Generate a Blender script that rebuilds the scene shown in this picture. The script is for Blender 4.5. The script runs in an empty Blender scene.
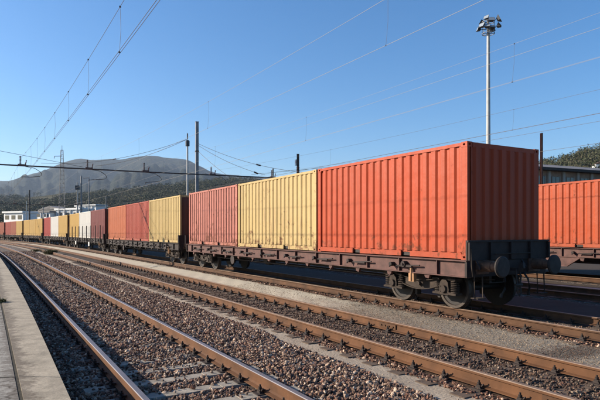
import bpy, math, random
import numpy as np
from mathutils import Vector, Matrix
random.seed(7); rng = np.random.default_rng(7)
R = math.radians
scene = bpy.context.scene
col = scene.collection

# ------------------------------------------------------------------ camera
EYE = 1.7855                      # rail top is z = 0
cam_d = bpy.data.cameras.new('camera'); cam = bpy.data.objects.new('camera', cam_d); col.objects.link(cam)
cam.location = (0, 0, EYE); cam.rotation_euler = (R(90), 0, 0)
cam_d.sensor_width = 36; cam_d.lens = 538.28 * 36 / 600; cam_d.shift_y = 31.71 / 600
cam_d.clip_start = 0.1; cam_d.clip_end = 20000
scene.camera = cam
# ------------------------------------------------------------------ sky and sun
SUN_DIR = Vector((-0.995, 0.105, 0.0)).normalized(); SUN_EL = R(23.2)
world = bpy.data.worlds.new('World'); scene.world = world; world.use_nodes = True
wn = world.node_tree; bg = wn.nodes['Background']
sky = wn.nodes.new('ShaderNodeTexSky'); sky.sky_type = 'NISHITA'; sky.sun_disc = False
sky.sun_elevation = SUN_EL; sky.sun_rotation = math.atan2(SUN_DIR.x, SUN_DIR.y)
sky.altitude = 200; sky.air_density = 1.0; sky.dust_density = 1.0; sky.ozone_density = 4.5
hs = wn.nodes.new('ShaderNodeHueSaturation'); hs.inputs['Saturation'].default_value = 1.22; wn.links.new(sky.outputs['Color'], hs.inputs['Color']); wn.links.new(hs.outputs[0], bg.inputs['Color']); bg.inputs['Strength'].default_value = 0.09
sun_d = bpy.data.lights.new('sun', 'SUN'); sun = bpy.data.objects.new('sun', sun_d); col.objects.link(sun)
sun_d.energy = 5.0; sun_d.angle = R(0.5); sun_d.color = (1.0, 0.88, 0.72)
tosun = Vector((SUN_DIR.x * math.cos(SUN_EL), SUN_DIR.y * math.cos(SUN_EL), math.sin(SUN_EL)))
sun.rotation_euler = tosun.to_track_quat('Z', 'Y').to_euler(); sun.location = (-20, -5, 30)
vs = scene.view_settings; vs.view_transform = 'Standard'; vs.look = 'None'; vs.gamma = 1; vs.exposure = 1.05
try: vs.use_curve_mapping = False
except Exception: pass
scene.cycles.max_bounces = 6; scene.cycles.volume_bounces = 0

# ------------------------------------------------------------------ the curve the tracks follow
S = np.arange(-40, 330, 0.25)
kap = np.interp(S, [0, 15, 35, 70, 110, 150, 260], [.000327, .00036, .000485, .00123, .00188, .00188, .00188])
TH = np.cumsum(kap) * .25; i0 = int(np.argmin(abs(S))); TH = TH - TH[i0] + .52466
CX = np.cumsum(-np.sin(TH)) * .25; CY = np.cumsum(np.cos(TH)) * .25; CX -= CX[i0]; CY -= CY[i0]
def P(s, a, z=0.0):               # s metres along the line, a metres right of it
    x = np.interp(s, S, CX); y = np.interp(s, S, CY); t = np.interp(s, S, TH)
    return (float(x + a * math.cos(t)), float(y + a * math.sin(t)), float(z))
def PV(s, a, z):
    x = np.interp(s, S, CX); y = np.interp(s, S, CY); t = np.interp(s, S, TH)
    return np.stack([x + a * np.cos(t), y + a * np.sin(t), z], -1)
def ang(s): return float(np.interp(s, S, TH)) + math.pi / 2
T = [2.2154, 6.176, 10.232, 15.6, 21.0]          # track centres
GA = 0.7535

# ------------------------------------------------------------------ helpers
class MB:
    def __init__(s): s.v = []; s.f = []; s.m = []; s.smooth = []
    def add(s, vs_, fs, mi=0, sm=False):
        b = len(s.v); s.v.extend([tuple(v) for v in vs_]); s.f.extend([tuple(b + i for i in f) for f in fs])
        s.m.extend([mi] * len(fs)); s.smooth.extend([sm] * len(fs)); return s
    def box(s, x0, x1, y0, y1, z0, z1, mi=0, rot=None, ctr=None):
        vs_ = [(x, y, z) for x in (x0, x1) for y in (y0, y1) for z in (z0, z1)]
        if rot is not None:
            c = Vector(ctr or ((x0 + x1) / 2, (y0 + y1) / 2, (z0 + z1) / 2)); vs_ = [c + rot @ (Vector(v) - c) for v in vs_]
        return s.add(vs_, [(0, 1, 3, 2), (4, 6, 7, 5), (0, 4, 5, 1), (2, 3, 7, 6), (0, 2, 6, 4), (1, 5, 7, 3)], mi)
    def tube(s, pts, r, n=8, mi=0, cap=True, sm=True):
        pts = [Vector(p) for p in pts]; rs = r if isinstance(r, (list, tuple)) else [r] * len(pts)
        vs_ = []; k = len(pts)
        for i, p in enumerate(pts):
            d = (pts[min(i + 1, k - 1)] - pts[max(i - 1, 0)]); d = d.normalized() if d.length > 1e-9 else Vector((0, 0, 1))
            up = Vector((0, 0, 1)) if abs(d.z) < .95 else Vector((1, 0, 0))
            a = d.cross(up).normalized(); b = a.cross(d)
            for j in range(n):
                t = 2 * math.pi * j / n; vs_.append(p + (a * math.cos(t) + b * math.sin(t)) * rs[i])
        fs = [(i * n + j, (i + 1) * n + j, (i + 1) * n + (j + 1) % n, i * n + (j + 1) % n) for i in range(k - 1) for j in range(n)]
        s.add(vs_, fs, mi, sm)
        if cap:
            s.add(vs_[:n], [tuple(range(n))], mi); s.add(vs_[-n:], [tuple(range(n - 1, -1, -1))], mi)
        return s
    def prism(s, poly, y0, y1, mi=0, axis='y'):        # polygon in x-z swept along y (or y-z swept along x)
        n = len(poly)
        if axis == 'y': vs_ = [(p[0], y0, p[1]) for p in poly] + [(p[0], y1, p[1]) for p in poly]
        elif axis == 'x': vs_ = [(y0, p[0], p[1]) for p in poly] + [(y1, p[0], p[1]) for p in poly]
        else: vs_ = [(p[0], p[1], y0) for p in poly] + [(p[0], p[1], y1) for p in poly]
        fs = [tuple(range(n)), tuple(range(2 * n - 1, n - 1, -1))] + [(i, i + n, (i + 1) % n + n, (i + 1) % n) for i in range(n)]
        return s.add(vs_, fs, mi)
    def disc(s, c, axis, r0, r1, h, n=20, mi=0):       # turned solid on an axis: list of (offset, radius)
        c = Vector(c); ax = Vector(axis).normalized()
        return s.tube([c, c + ax * h], [r0, r1], n, mi)
    def lathe(s, c, axis, prof, n=24, mi=0):
        c = Vector(c); ax = Vector(axis).normalized()
        return s.tube2([(c + ax * o, r) for o, r in prof], ax, n, mi)
    def tube2(s, pr, d, n, mi):
        up = Vector((0, 0, 1)) if abs(d.z) < .95 else Vector((1, 0, 0)); a = d.cross(up).normalized(); b = a.cross(d); vs_ = []
        for p, r in pr:
            for j in range(n):
                t = 2 * math.pi * j / n; vs_.append(p + (a * math.cos(t) + b * math.sin(t)) * max(r, .0005))
        k = len(pr); fs = [(i * n + j, (i + 1) * n + j, (i + 1) * n + (j + 1) % n, i * n + (j + 1) % n) for i in range(k - 1) for j in range(n)]
        s.add(vs_, fs, mi, False); s.add(vs_[:n], [tuple(range(n))], mi); s.add(vs_[-n:], [tuple(range(n - 1, -1, -1))], mi); return s
    def build(s, name, mat, parent=None, shift=None, fixn=True, bevel=0):
        me = bpy.data.meshes.new(name); V = s.v
        if shift is not None: V = [(v[0] - shift[0], v[1] - shift[1], v[2] - shift[2]) for v in V]
        me.from_pydata(V, [], s.f)
        for m in (mat if isinstance(mat, (list, tuple)) else [mat]): me.materials.append(m)
        me.polygons.foreach_set('material_index', s.m); me.polygons.foreach_set('use_smooth', s.smooth)
        if fixn:
            import bmesh
            bm = bmesh.new(); bm.from_mesh(me); bmesh.ops.recalc_face_normals(bm, faces=bm.faces); bm.to_mesh(me); bm.free()
        me.update()
        o = bpy.data.objects.new(name, me); col.objects.link(o)
        if parent is not None: o.parent = parent
        if bevel:
            b = o.modifiers.new('bevel', 'BEVEL'); b.width = bevel; b.segments = 2; b.limit_method = 'ANGLE'
        return o
def npmesh(name, verts, faces, mats, parent=None, mi=None, smooth=False, uv=None):
    me = bpy.data.meshes.new(name); nf, k = faces.shape
    me.vertices.add(len(verts)); me.vertices.foreach_set('co', verts.astype(np.float32).ravel())
    me.loops.add(nf * k); me.loops.foreach_set('vertex_index', faces.astype(np.int32).ravel())
    me.polygons.add(nf); me.polygons.foreach_set('loop_start', np.arange(0, nf * k, k, dtype=np.int32))
    me.polygons.foreach_set('use_smooth', np.full(nf, smooth))
    for m in (mats if isinstance(mats, (list, tuple)) else [mats]): me.materials.append(m)
    if mi is not None: me.polygons.foreach_set('material_index', mi.astype(np.int32))
    if uv is not None:
        l = me.uv_layers.new(name='UVMap'); l.data.foreach_set('uv', uv[faces.ravel()].astype(np.float32).ravel())
    me.update(calc_edges=True); me.validate()
    o = bpy.data.objects.new(name, me); col.objects.link(o)
    if parent is not None: o.parent = parent
    return o
def tag(o, label=None, cat=None, group=None, kind=None):
    if label: o['label'] = label
    if cat: o['category'] = cat
    if group: o['group'] = group
    if kind: o['kind'] = kind
    return o
def empty(name, loc, rz=0, **k):
    o = bpy.data.objects.new(name, None); col.objects.link(o); o.location = loc; o.rotation_euler = (0, 0, rz); return tag(o, **k)
def copy_tree(o, parent=None):
    c = o.copy(); col.objects.link(c)
    if parent is not None: c.parent = parent
    for ch in [x for x in bpy.data.objects if x.parent == o]: copy_tree(ch, c)
    return c

# ------------------------------------------------------------------ materials
ALB = .84                          # overall albedo trim, the same for every material
class NT:
    def __init__(s, name, rough=.7, metal=0.0, spec=.5):
        s.mat = bpy.data.materials.new(name); s.mat.use_nodes = True; s.t = s.mat.node_tree
        s.b = s.t.nodes['Principled BSDF']; s.b.inputs['Roughness'].default_value = rough; s.b.inputs['Metallic'].default_value = metal
        s.b.inputs['Specular IOR Level'].default_value = spec
    def n(s, ty, **k):
        nd = s.t.nodes.new(ty)
        for a, v in k.items():
            if a in nd.inputs: 
                if hasattr(v, 'is_output') : s.t.links.new(v, nd.inputs[a])
                else: nd.inputs[a].default_value = v
            else: setattr(nd, a, v)
        return nd
    def l(s, a, b): s.t.links.new(a, b)
    def coord(s, kind='Object'): return s.n('ShaderNodeTexCoord').outputs[kind]
    def noise(s, vec, scale, detail=4, rough=.55, stretch=None):
        if stretch: 
            mp = s.n('ShaderNodeMapping'); s.l(vec, mp.inputs['Vector']); mp.inputs['Scale'].default_value = stretch; vec = mp.outputs[0]
        nd = s.n('ShaderNodeTexNoise'); s.l(vec, nd.inputs['Vector']); nd.inputs['Scale'].default_value = scale
        nd.inputs['Detail'].default_value = detail; nd.inputs['Roughness'].default_value = rough; return nd.outputs['Fac']
    def ramp(s, fac, stops, interp='LINEAR'):
        r = s.n('ShaderNodeValToRGB'); s.l(fac, r.inputs[0]); e = r.color_ramp; e.interpolation = interp
        while len(e.elements) < len(stops): e.elements.new(.5)
        for el, (p, c) in zip(e.elements, stops):
            el.position = p; el.color = (c, c, c, 1) if isinstance(c, (int, float)) else (*c, 1)
        return r.outputs[0]
    def mix(s, fac, a, b, mode='MIX'):
        m = s.n('ShaderNodeMix', data_type='RGBA', blend_type=mode)
        for sock, v in ((m.inputs[0], fac), (m.inputs[6], a), (m.inputs[7], b)):
            if hasattr(v, 'is_output'): s.l(v, sock)
            elif isinstance(v, (int, float)): sock.default_value = v
            else: sock.default_value = (*v, 1)
        return m.outputs[2]
    def math(s, op, a, b=None, clamp=False):
        m = s.n('ShaderNodeMath', operation=op, use_clamp=clamp)
        for i, v in enumerate((a, b)):
            if v is None: continue
            if hasattr(v, 'is_output'): s.l(v, m.inputs[i])
            else: m.inputs[i].default_value = v
        return m.outputs[0]
    def bump(s, h, strength=.4, dist=.02):
        b = s.n('ShaderNodeBump'); s.l(h, b.inputs['Height']); b.inputs['Strength'].default_value = strength; b.inputs['Distance'].default_value = dist
        s.l(b.outputs[0], s.b.inputs['Normal']); return b
    def base(s, c):
        if hasattr(c, 'is_output'): s.l(s.mix(1.0, c, (ALB, ALB, ALB), 'MULTIPLY'), s.b.inputs['Base Color'])
        else: s.b.inputs['Base Color'].default_value = (*[v * ALB for v in c], 1)
        return s
def var(name, c, amt=.25, scale=3, rough=.7, metal=0, dark=None, bump=0, stretch=None):
    n = NT(name, rough, metal, .3); co = n.coord(); f = n.noise(co, scale, 5, .6, stretch)
    d = dark or tuple(x * (1 - amt) for x in c); lt = tuple(min(1, x * (1 + amt)) for x in c)
    n.base(n.ramp(f, [(.3, d), (.7, lt)]))
    if bump: n.bump(n.noise(co, scale * 6, 4), bump, .01)
    return n.mat

def container_mat():
    n = NT('container_paint', .55, 0, .22); co = n.coord(); oi = n.n('ShaderNodeObjectInfo'); rnd = oi.outputs['Random']
    mp = n.n('ShaderNodeVectorMath', operation='ADD'); n.l(co, mp.inputs[0])
    cb = n.n('ShaderNodeCombineXYZ'); 
    for i in range(3): n.l(n.math('MULTIPLY', rnd, 37.0 + 11 * i), cb.inputs[i])
    n.l(cb.outputs[0], mp.inputs[1]); v = mp.outputs[0]; c0 = oi.outputs['Color']; amt = oi.outputs['Alpha']
    # sun-faded patches and vertical streaks
    fade = n.ramp(n.noise(v, .9, 4, .6, (1, 1, .35)), [(.35, 0.0), (.75, 1.0)])
    faded = n.mix(.3, c0, (.40, .25, .18))
    c = n.mix(n.math('MULTIPLY', fade, .28), c0, faded)
    streak = n.ramp(n.noise(v, 9, 3, .6, (1, 1, .04)), [(.42, 1.0), (.8, .0)])
    c = n.mix(n.math('MULTIPLY', n.math('SUBTRACT', 1.0, streak), .36), c, n.mix(1, c, (.45, .42, .4), 'MULTIPLY'))
    sep = n.n('ShaderNodeSeparateXYZ'); n.l(co, sep.inputs[0])
    runs = n.math('ADD', n.noise(v, 16, 3, .5, (1, 1, .05)), n.math('MULTIPLY', n.math('SUBTRACT', n.noise(v, .8, 2, .5), .5), .5))
    runs = n.math('MULTIPLY', n.ramp(runs, [(.64, 0.0), (.72, 1.0)]), n.math('MULTIPLY', n.math('SUBTRACT', amt, .22), 1.3, True))
    c = n.mix(n.math('MULTIPLY', runs, .8), c, (.16, .06, .035))
    # road dirt gathered low on the walls
    low = n.ramp(sep.outputs[2], [(0.0, 1.0), (.42, .0)])
    low = n.math('MULTIPLY', low, n.noise(v, 5, 5, .7, (1, 1, .4)))
    c = n.mix(n.math('MULTIPLY', low, .35, True), c, (.13, .085, .06))
    # scuffs and rust chips, more of them lower down, as much as the container's alpha says
    sp = n.noise(v, 5.5, 6, .72, (1, 1, .8)); big = n.noise(v, 1.1, 3, .6)
    msk = n.math('ADD', sp, n.math('MULTIPLY', n.ramp(sep.outputs[2], [(.25, .12), (.8, -.05)]), 1.0))
    msk = n.math('ADD', msk, n.math('MULTIPLY', n.math('SUBTRACT', big, .5), .5))
    msk = n.math('ADD', msk, n.math('MULTIPLY', n.math('SUBTRACT', amt, .5), .22))
    spots = n.ramp(msk, [(.66, 0.0), (.74, 1.0)])
    c = n.mix(n.math('MULTIPLY', spots, .75), c, (.13, .05, .028))
    ay = n.math('ABSOLUTE', sep.outputs[1]); gv = n.math('MULTIPLY', n.math('GREATER_THAN', ay, 1.15), n.math('LESS_THAN', ay, 1.184))
    gv = n.math('MULTIPLY', gv, n.math('MULTIPLY', n.math('SUBTRACT', amt, .64), 6.0, True), True)
    c = n.mix(n.math('MULTIPLY', gv, n.ramp(n.noise(v, 3, 4, .7, (1, 1, .5)), [(.3, .5), (.6, 1.0)])), c, (.12, .025, .02))
    n.base(c); n.l(n.math('ADD', .52, n.math('MULTIPLY', spots, .35)), n.b.inputs['Roughness'])
    n.bump(n.noise(v, 1.6, 4, .55), .4, .05); return n.mat
M = {}
M['paint'] = container_mat()
M['casting'] = var('container_casting', (.12, .055, .04), .4, 9, .75)
M['dark_steel'] = var('dark_steel', (.035, .028, .025), .4, 5, .7, bump=.2)
M['sill'] = var('wagon_frame_paint', (.095, .042, .034), .38, 4, .62, bump=.15)
M['sill_dark'] = var('wagon_frame_grime', (.026, .016, .014), .4, 4, .7, bump=.15)
M['bogie'] = var('bogie_grime', (.040, .028, .021), .45, 7, .85, bump=.3)
M['wheel'] = var('wheel_rust', (.018, .013, .011), .35, 10, .6)
M['tread'] = var('wheel_tread', (.065, .05, .04), .3, 10, .55, .2)
M['buffer'] = var('buffer_rust', (.13, .07, .045), .45, 7, .7)
M['rubber'] = var('black_rubber', (.015, .015, .015), .2, 5, .6)
M['yellow_paint'] = var('faded_orange_paint', (.36, .19, .09), .25, 8, .6)
M['white_paint'] = var('dull_white_paint', (.62, .6, .57), .15, 2, .6)
M['rail'] = var('rail_rust', (.108, .046, .018), .38, 2.2, .8, bump=.25)
M['rail2'] = var('rail_rust_dark', (.080, .038, .018), .38, 3, .85, bump=.25)
M['head'] = var('rail_head_steel', (.20, .18, .19), .18, 1.5, .48, .35)
M['head2'] = var('rail_head_dull', (.23, .16, .115), .2, 3, .55, .2)
M['sleeper'] = var('concrete_sleeper', (.29, .255, .21), .3, 6, .9, bump=.4)
M['wood'] = var('timber_sleeper', (.12, .085, .062), .35, 8, .9, bump=.5, stretch=(1, .2, 1))
M['clip'] = var('fastener_iron', (.035, .024, .02), .4, 12, .7)
M['mast'] = var('galvanised_mast', (.26, .25, .24), .22, 2.5, .6)
M['mast_pale'] = var('pale_steel_pole', (.44, .425, .40), .12, 2, .5)
M['mast_dark'] = var('dark_mast', (.07, .06, .055), .3, 3, .7)
M['wire'] = var('copper_wire', (.09, .075, .065), .1, 3, .45, .5)
M['wire_pale'] = var('bright_wire', (.32, .30, .28), .1, 3, .55, .2)
M['insulator'] = var('brown_insulator', (.09, .04, .03), .2, 3, .3)
M['lamp_housing'] = var('floodlight_housing', (.05, .055, .065), .2, 3, .4)
g_ = NT('floodlight_glass', .12); g_.base((.30, .34, .38)); M['glass_lamp'] = g_.mat
g_ = NT('window_glass', .12); g_.base((.03, .04, .05)); M['glass'] = g_.mat
M['white_wall'] = var('white_metal_wall', (.78, .78, .76), .06, .4, .6)
M['grey_wall'] = var('grey_render_wall', (.36, .33, .29), .15, .4, .85)
M['brick'] = var('brown_brick_wall', (.30, .21, .155), .3, 1.3, .9)
M['roof_grey'] = var('weathered_grey_roof', (.20, .19, .19), .2, .5, .8)
M['roof_dark'] = var('dark_eave', (.045, .035, .032), .3, 2, .8)

def stone_mat(name, stops, rough=.85):
    stops = [(p, tuple(v * (.88 if c[0] < .3 else .88) * w for v, w in zip(c, (1.14, .93, .76)))) for p, c in stops]
    n = NT(name, rough); g = n.n('ShaderNodeNewGeometry'); c = n.ramp(g.outputs['Random Per Island'], stops, 'CONSTANT')
    f = n.noise(n.coord(), 60, 3, .6); c = n.mix(.5, c, n.ramp(f, [(.3, .55), (.7, 1.25)]), 'MULTIPLY'); n.base(c); return n.mat
BAL = [(0, (.08, .048, .036)), (.13, (.17, .115, .088)), (.30, (.27, .19, .15)), (.42, (.11, .07, .055)), (.52, (.24, .135, .10)),
       (.64, (.36, .30, .25)), (.76, (.17, .14, .12)), (.86, (.47, .42, .37)), (.94, (.62, .58, .52))]
M['stone'] = stone_mat('ballast_stone', BAL)
M['stone_dark'] = stone_mat('oily_and_shadow_stone', [(p, (c[0] * .5, c[1] * .48, c[2] * .46)) for p, c in BAL])  # for oily ballast, and for chippings darkened to match the painted shadow
M['stone_rust'] = stone_mat('rusty_ballast_stone', [(0, (.12, .06, .04)), (.35, (.20, .12, .085)), (.6, (.09, .05, .04)), (.78, (.30, .22, .17)), (.93, (.6, .5, .42))])
M['chip'] = stone_mat('grey_chippings', [(0, (.18, .155, .125)), (.3, (.28, .25, .21)), (.6, (.36, .33, .28)), (.88, (.46, .42, .36))])

def ground_mat():
    n = NT('track_ground', .95, 0, .2); uv = n.n('ShaderNodeUVMap').outputs[0]
    sep = n.n('ShaderNodeSeparateXYZ'); n.l(uv, sep.inputs[0]); a = sep.outputs[0]; sl = sep.outputs[1]
    co = n.coord()
    wob = n.math('MULTIPLY', n.math('SUBTRACT', n.noise(co, 1.3, 5, .65), .5), .55)
    aw = n.math('ADD', a, wob)
    vor = n.n('ShaderNodeTexVoronoi'); n.l(co, vor.inputs['Vector']); vor.inputs['Scale'].default_value = 21
    vs2 = n.n('ShaderNodeSeparateColor'); n.l(vor.outputs['Color'], vs2.inputs[0])
    ballast = n.ramp(vs2.outputs[0], [(0, (.035, .025, .02)), (.25, (.085, .06, .05)), (.5, (.125, .092, .078)), (.72, (.06, .042, .035)), (.85, (.19, .16, .135)), (.97, (.36, .33, .29))])
    fine = n.noise(co, 90, 3, .8); med = n.noise(co, 2.2, 5, .6); big = n.noise(co, .35, 4, .6)
    sand = n.mix(n.ramp(fine, [(.35, 0.0), (.65, 1.0)]), (.30, .25, .19), (.58, .49, .38))
    sand = n.mix(n.ramp(med, [(.35, 0.0), (.7, .6)]), sand, (.26, .20, .15))
    grit = n.mix(n.ramp(fine, [(.35, 0.0), (.65, 1.0)]), (.14, .12, .095), (.40, .35, .28))
    # the strip between the second and third tracks turns pale and sandy farther off
    pale = n.mix(n.ramp(fine, [(.3, 0.0), (.7, 1.0)]), (.44, .385, .30), (.72, .64, .51))
    grit = n.mix(n.math('MULTIPLY', n.ramp(n.math('ADD', n.math('MULTIPLY', sl, .04), n.math('MULTIPLY', n.math('SUBTRACT', med, .5), .35)), [(.42, 0.0), (.58, 1.0)]), .95), grit, pale)
    # shadow of an off-frame object, painted dark into the gravel beside the rail
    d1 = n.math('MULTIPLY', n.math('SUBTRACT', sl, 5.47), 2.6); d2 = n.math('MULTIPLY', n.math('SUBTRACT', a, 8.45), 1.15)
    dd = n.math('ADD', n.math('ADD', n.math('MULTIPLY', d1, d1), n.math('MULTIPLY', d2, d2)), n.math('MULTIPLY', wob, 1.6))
    cast_shadow = n.ramp(dd, [(.35, 1.0), (1.0, .0)])
    grit = n.mix(n.math('MULTIPLY', cast_shadow, .72), grit, (.035, .033, .03))
    earth = n.mix(med, (.035, .027, .022), (.09, .068, .052))
    rusty = n.mix(n.ramp(fine, [(.4, 0.0), (.6, 1.0)]), (.045, .026, .018), (.11, .068, .048))
    dark = n.mix(n.ramp(fine, [(.35, 0.0), (.65, 1.0)]), (.024, .02, .017), (.075, .062, .052))
    def zone(c0, c1, edge, soft=.06):
        f = n.math('MULTIPLY', n.math('SUBTRACT', aw, edge - soft), 1 / (2 * soft), True)
        return n.mix(f, c0, c1)
    c = ballast
    c = zone(c, sand, 4.60, .10); c = zone(c, rusty, 5.12, .1); c = zone(c, dark, 5.50); c = zone(c, rusty, 6.85)
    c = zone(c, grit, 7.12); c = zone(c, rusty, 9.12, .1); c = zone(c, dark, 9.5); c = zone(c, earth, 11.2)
    c = zone(c, ballast, 14.3, .2); c = zone(c, pale, 16.5, .1); c = zone(c, earth, 18.6, .15); c = zone(c, ballast, 19.6, .2); c = zone(c, earth, 23, .3)
    c = n.mix(n.math('MULTIPLY', big, .16), c, (.11, .085, .065)); n.base(c)
    inv = n.math('SUBTRACT', 1.0, vor.outputs['Distance'])
    h = n.math('ADD', n.math('MULTIPLY', inv, .5), n.math('MULTIPLY', n.noise(co, 220, 2, .6), .35)); n.bump(h, .7, .02); return n.mat
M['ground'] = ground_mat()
def far_ground_mat():
    n = NT('yard_soil', .95, 0, .2); co = n.coord(); c = n.ramp(n.noise(co, .05, 6, .6), [(.35, (.07, .062, .035)), (.55, (.11, .086, .06)), (.7, (.05, .056, .025))])
    n.base(n.mix(n.noise(co, 3, 5, .7), c, (.085, .07, .054))); return n.mat
M['soil'] = far_ground_mat()
def concrete_mat(name, c1, c2, sc=3, crack=True):
    n = NT(name, .9, 0, .3); co = n.coord(); c = n.ramp(n.noise(co, sc, 6, .65), [(.3, c1), (.7, c2)])
    f = n.noise(co, 55, 4, .8); c = n.mix(.75, c, n.ramp(f, [(.32, .55), (.6, 1.15)]), 'MULTIPLY')
    c = n.mix(n.math('MULTIPLY', n.ramp(n.noise(co, 1.7, 5, .7), [(.52, 0.0), (.68, 1.0)]), .45), c, tuple(x * .45 for x in c1))
    if crack:
        v = n.n('ShaderNodeTexVoronoi', feature='DISTANCE_TO_EDGE'); wv = n.n('ShaderNodeVectorMath', operation='ADD')
        nz = n.n('ShaderNodeTexNoise'); n.l(co, nz.inputs[0]); nz.inputs['Scale'].default_value = 2.5; n.l(co, wv.inputs[0]); n.l(nz.outputs['Color'], wv.inputs[1])
        n.l(wv.outputs[0], v.inputs['Vector']); v.inputs['Scale'].default_value = .8
        c = n.mix(n.ramp(v.outputs['Distance'], [(.004, .8), (.012, .0)]), c, (.05, .04, .03))
    # moss and dirt spreading from the joint between paving and edging
    dp = n.n('ShaderNodeVectorMath', operation='DOT_PRODUCT'); n.l(co, dp.inputs[0]); dp.inputs[1].default_value = (.8655, .5009, 0)
    dj = n.math('ABSOLUTE', n.math('SUBTRACT', dp.outputs['Value'], .255)); wd = n.math('MULTIPLY', n.math('SUBTRACT', n.noise(co, 7, 6, .75), .30), .8)
    c = n.mix(n.math('MULTIPLY', n.math('MULTIPLY', n.math('SUBTRACT', wd, dj), 9, True), .6), c, (.06, .038, .025))
    n.base(c); n.bump(n.math('ADD', f, n.noise(co, 14, 3)), .35, .01); return n.mat
M['asphalt'] = concrete_mat('grey_platform_paving', (.27, .25, .215), (.40, .375, .325))
M['coping'] = concrete_mat('beige_coping', (.30, .255, .19), (.47, .40, .30), 4, False)
M['moss'] = var('moss_and_dirt', (.035, .03, .02), .4, 20, .95)
def hill_mat(name, stops, sc, fine):
    n = NT(name, .95, 0, .1); co = n.coord(); f = n.noise(co, sc, 8, .65); c = n.ramp(f, stops)
    c = n.mix(.8, c, n.ramp(n.noise(co, fine, 5, .7), [(.35, .35), (.65, 1.3)]), 'MULTIPLY'); n.base(c)
    n.bump(n.noise(co, fine * .7, 6, .75), 1, 45); return n.mat
M['mountain'] = hill_mat('mountain_scrub', [(.40, (.010, .018, .008)), (.47, (.038, .040, .022)), (.51, (.014, .022, .010)), (.56, (.055, .052, .030)), (.60, (.022, .028, .013)), (.68, (.13, .11, .075))], .0045, .03)
M['near_hill'] = hill_mat('hill_scrub', [(.38, (.05, .06, .025)), (.5, (.10, .10, .045)), (.62, (.17, .15, .085))], .009, .06)
def leaf_mat(name, stops):
    n = NT(name, .8, 0, .2); g = n.n('ShaderNodeNewGeometry'); n.base(n.ramp(g.outputs['Random Per Island'], stops)); return n.mat
M['wood_leaf'] = leaf_mat('woodland_leaves', [(0, (.050, .060, .030)), (.4, (.066, .076, .036)), (.65, (.085, .082, .045)), (.85, (.10, .078, .052)), (1, (.06, .07, .034))])
M['leaf'] = leaf_mat('weed_leaves', [(0, (.06, .075, .03)), (.5, (.13, .13, .055)), (1, (.24, .20, .11))])
M['trunk'] = var('bark', (.07, .05, .035), .3, 4, .9)

# ------------------------------------------------------------------ ground
GZ = -0.215
SLS = [s for s in np.arange(-3.7, 70, .60)]        # sleeper positions
def ground_z(a, s):
    z = np.full_like(a, GZ)
    z += .02 * np.exp(-((a - 3.9) / .7) ** 2)       # shoulder between tracks 1 and 2
    z -= .02 * np.exp(-((a - 8.1) / .6) ** 2)
    z += .012 * np.sin(s * 1.7 + a * 2.1) + .01 * np.sin(s * 4.3 - a * 3.7) * np.cos(a * 5)
    for c in T: z = np.where(abs(a - c) < 1.35, GZ + (z - GZ) * .25, z)
    z = np.where(a < .9, np.minimum(z, GZ - .02), z)
    return z
def bed():
    av = np.concatenate([np.arange(-14, 0, 1.0), np.arange(0, 12, .12), np.arange(12, 34, .5)])
    sv = np.concatenate([np.arange(-30, 0, 1.0), np.arange(0, 25, .12), np.arange(25, 60, .4), np.arange(60, 320, 2.0)])
    A, SS = np.meshgrid(av, sv); z = ground_z(A, SS); z[:, -2:] = -.6; z[:, :2] = -.6
    V = PV(SS.ravel(), A.ravel(), z.ravel()); na, ns = len(av), len(sv)
    i = np.arange(ns - 1)[:, None] * na + np.arange(na - 1)[None]; F = np.stack([i, i + 1, i + 1 + na, i + na], -1).reshape(-1, 4)
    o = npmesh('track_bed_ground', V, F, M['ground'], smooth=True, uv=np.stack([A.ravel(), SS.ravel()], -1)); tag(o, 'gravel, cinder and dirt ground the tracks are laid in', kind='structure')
bed()
gr = MB(); gr.add([(-9000, -300, -.5), (9000, -300, -.5), (9000, 12000, -.5), (-9000, 12000, -.5)], [(0, 1, 2, 3)])
tag(gr.build('ground', M['soil']), 'open soil and grass beyond the yard', kind='structure')

# ------------------------------------------------------------------ ballast stones
phi = (1 + 5 ** .5) / 2
ICO = np.array([(-1, phi, 0), (1, phi, 0), (-1, -phi, 0), (1, -phi, 0), (0, -1, phi), (0, 1, phi), (0, -1, -phi), (0, 1, -phi), (phi, 0, -1), (phi, 0, 1), (-phi, 0, -1), (-phi, 0, 1)]) / 1.9
ICF = np.array([(0, 11, 5), (0, 5, 1), (0, 1, 7), (0, 7, 10), (0, 10, 11), (1, 5, 9), (5, 11, 4), (11, 10, 2), (10, 7, 6), (7, 1, 8), (3, 9, 4), (3, 4, 2), (3, 2, 6), (3, 6, 8), (3, 8, 9), (4, 9, 5), (2, 4, 11), (6, 2, 10), (8, 6, 7), (9, 8, 1)])
CUB = np.array([(x, y, z) for x in (-1, 1) for y in (-1, 1) for z in (-1, 1)]) * .62
CUF = np.array([(0, 1, 3), (0, 3, 2), (4, 6, 7), (4, 7, 5), (0, 4, 5), (0, 5, 1), (2, 3, 7), (2, 7, 6), (0, 2, 6), (0, 6, 4), (1, 5, 7), (1, 7, 3)])
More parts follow.
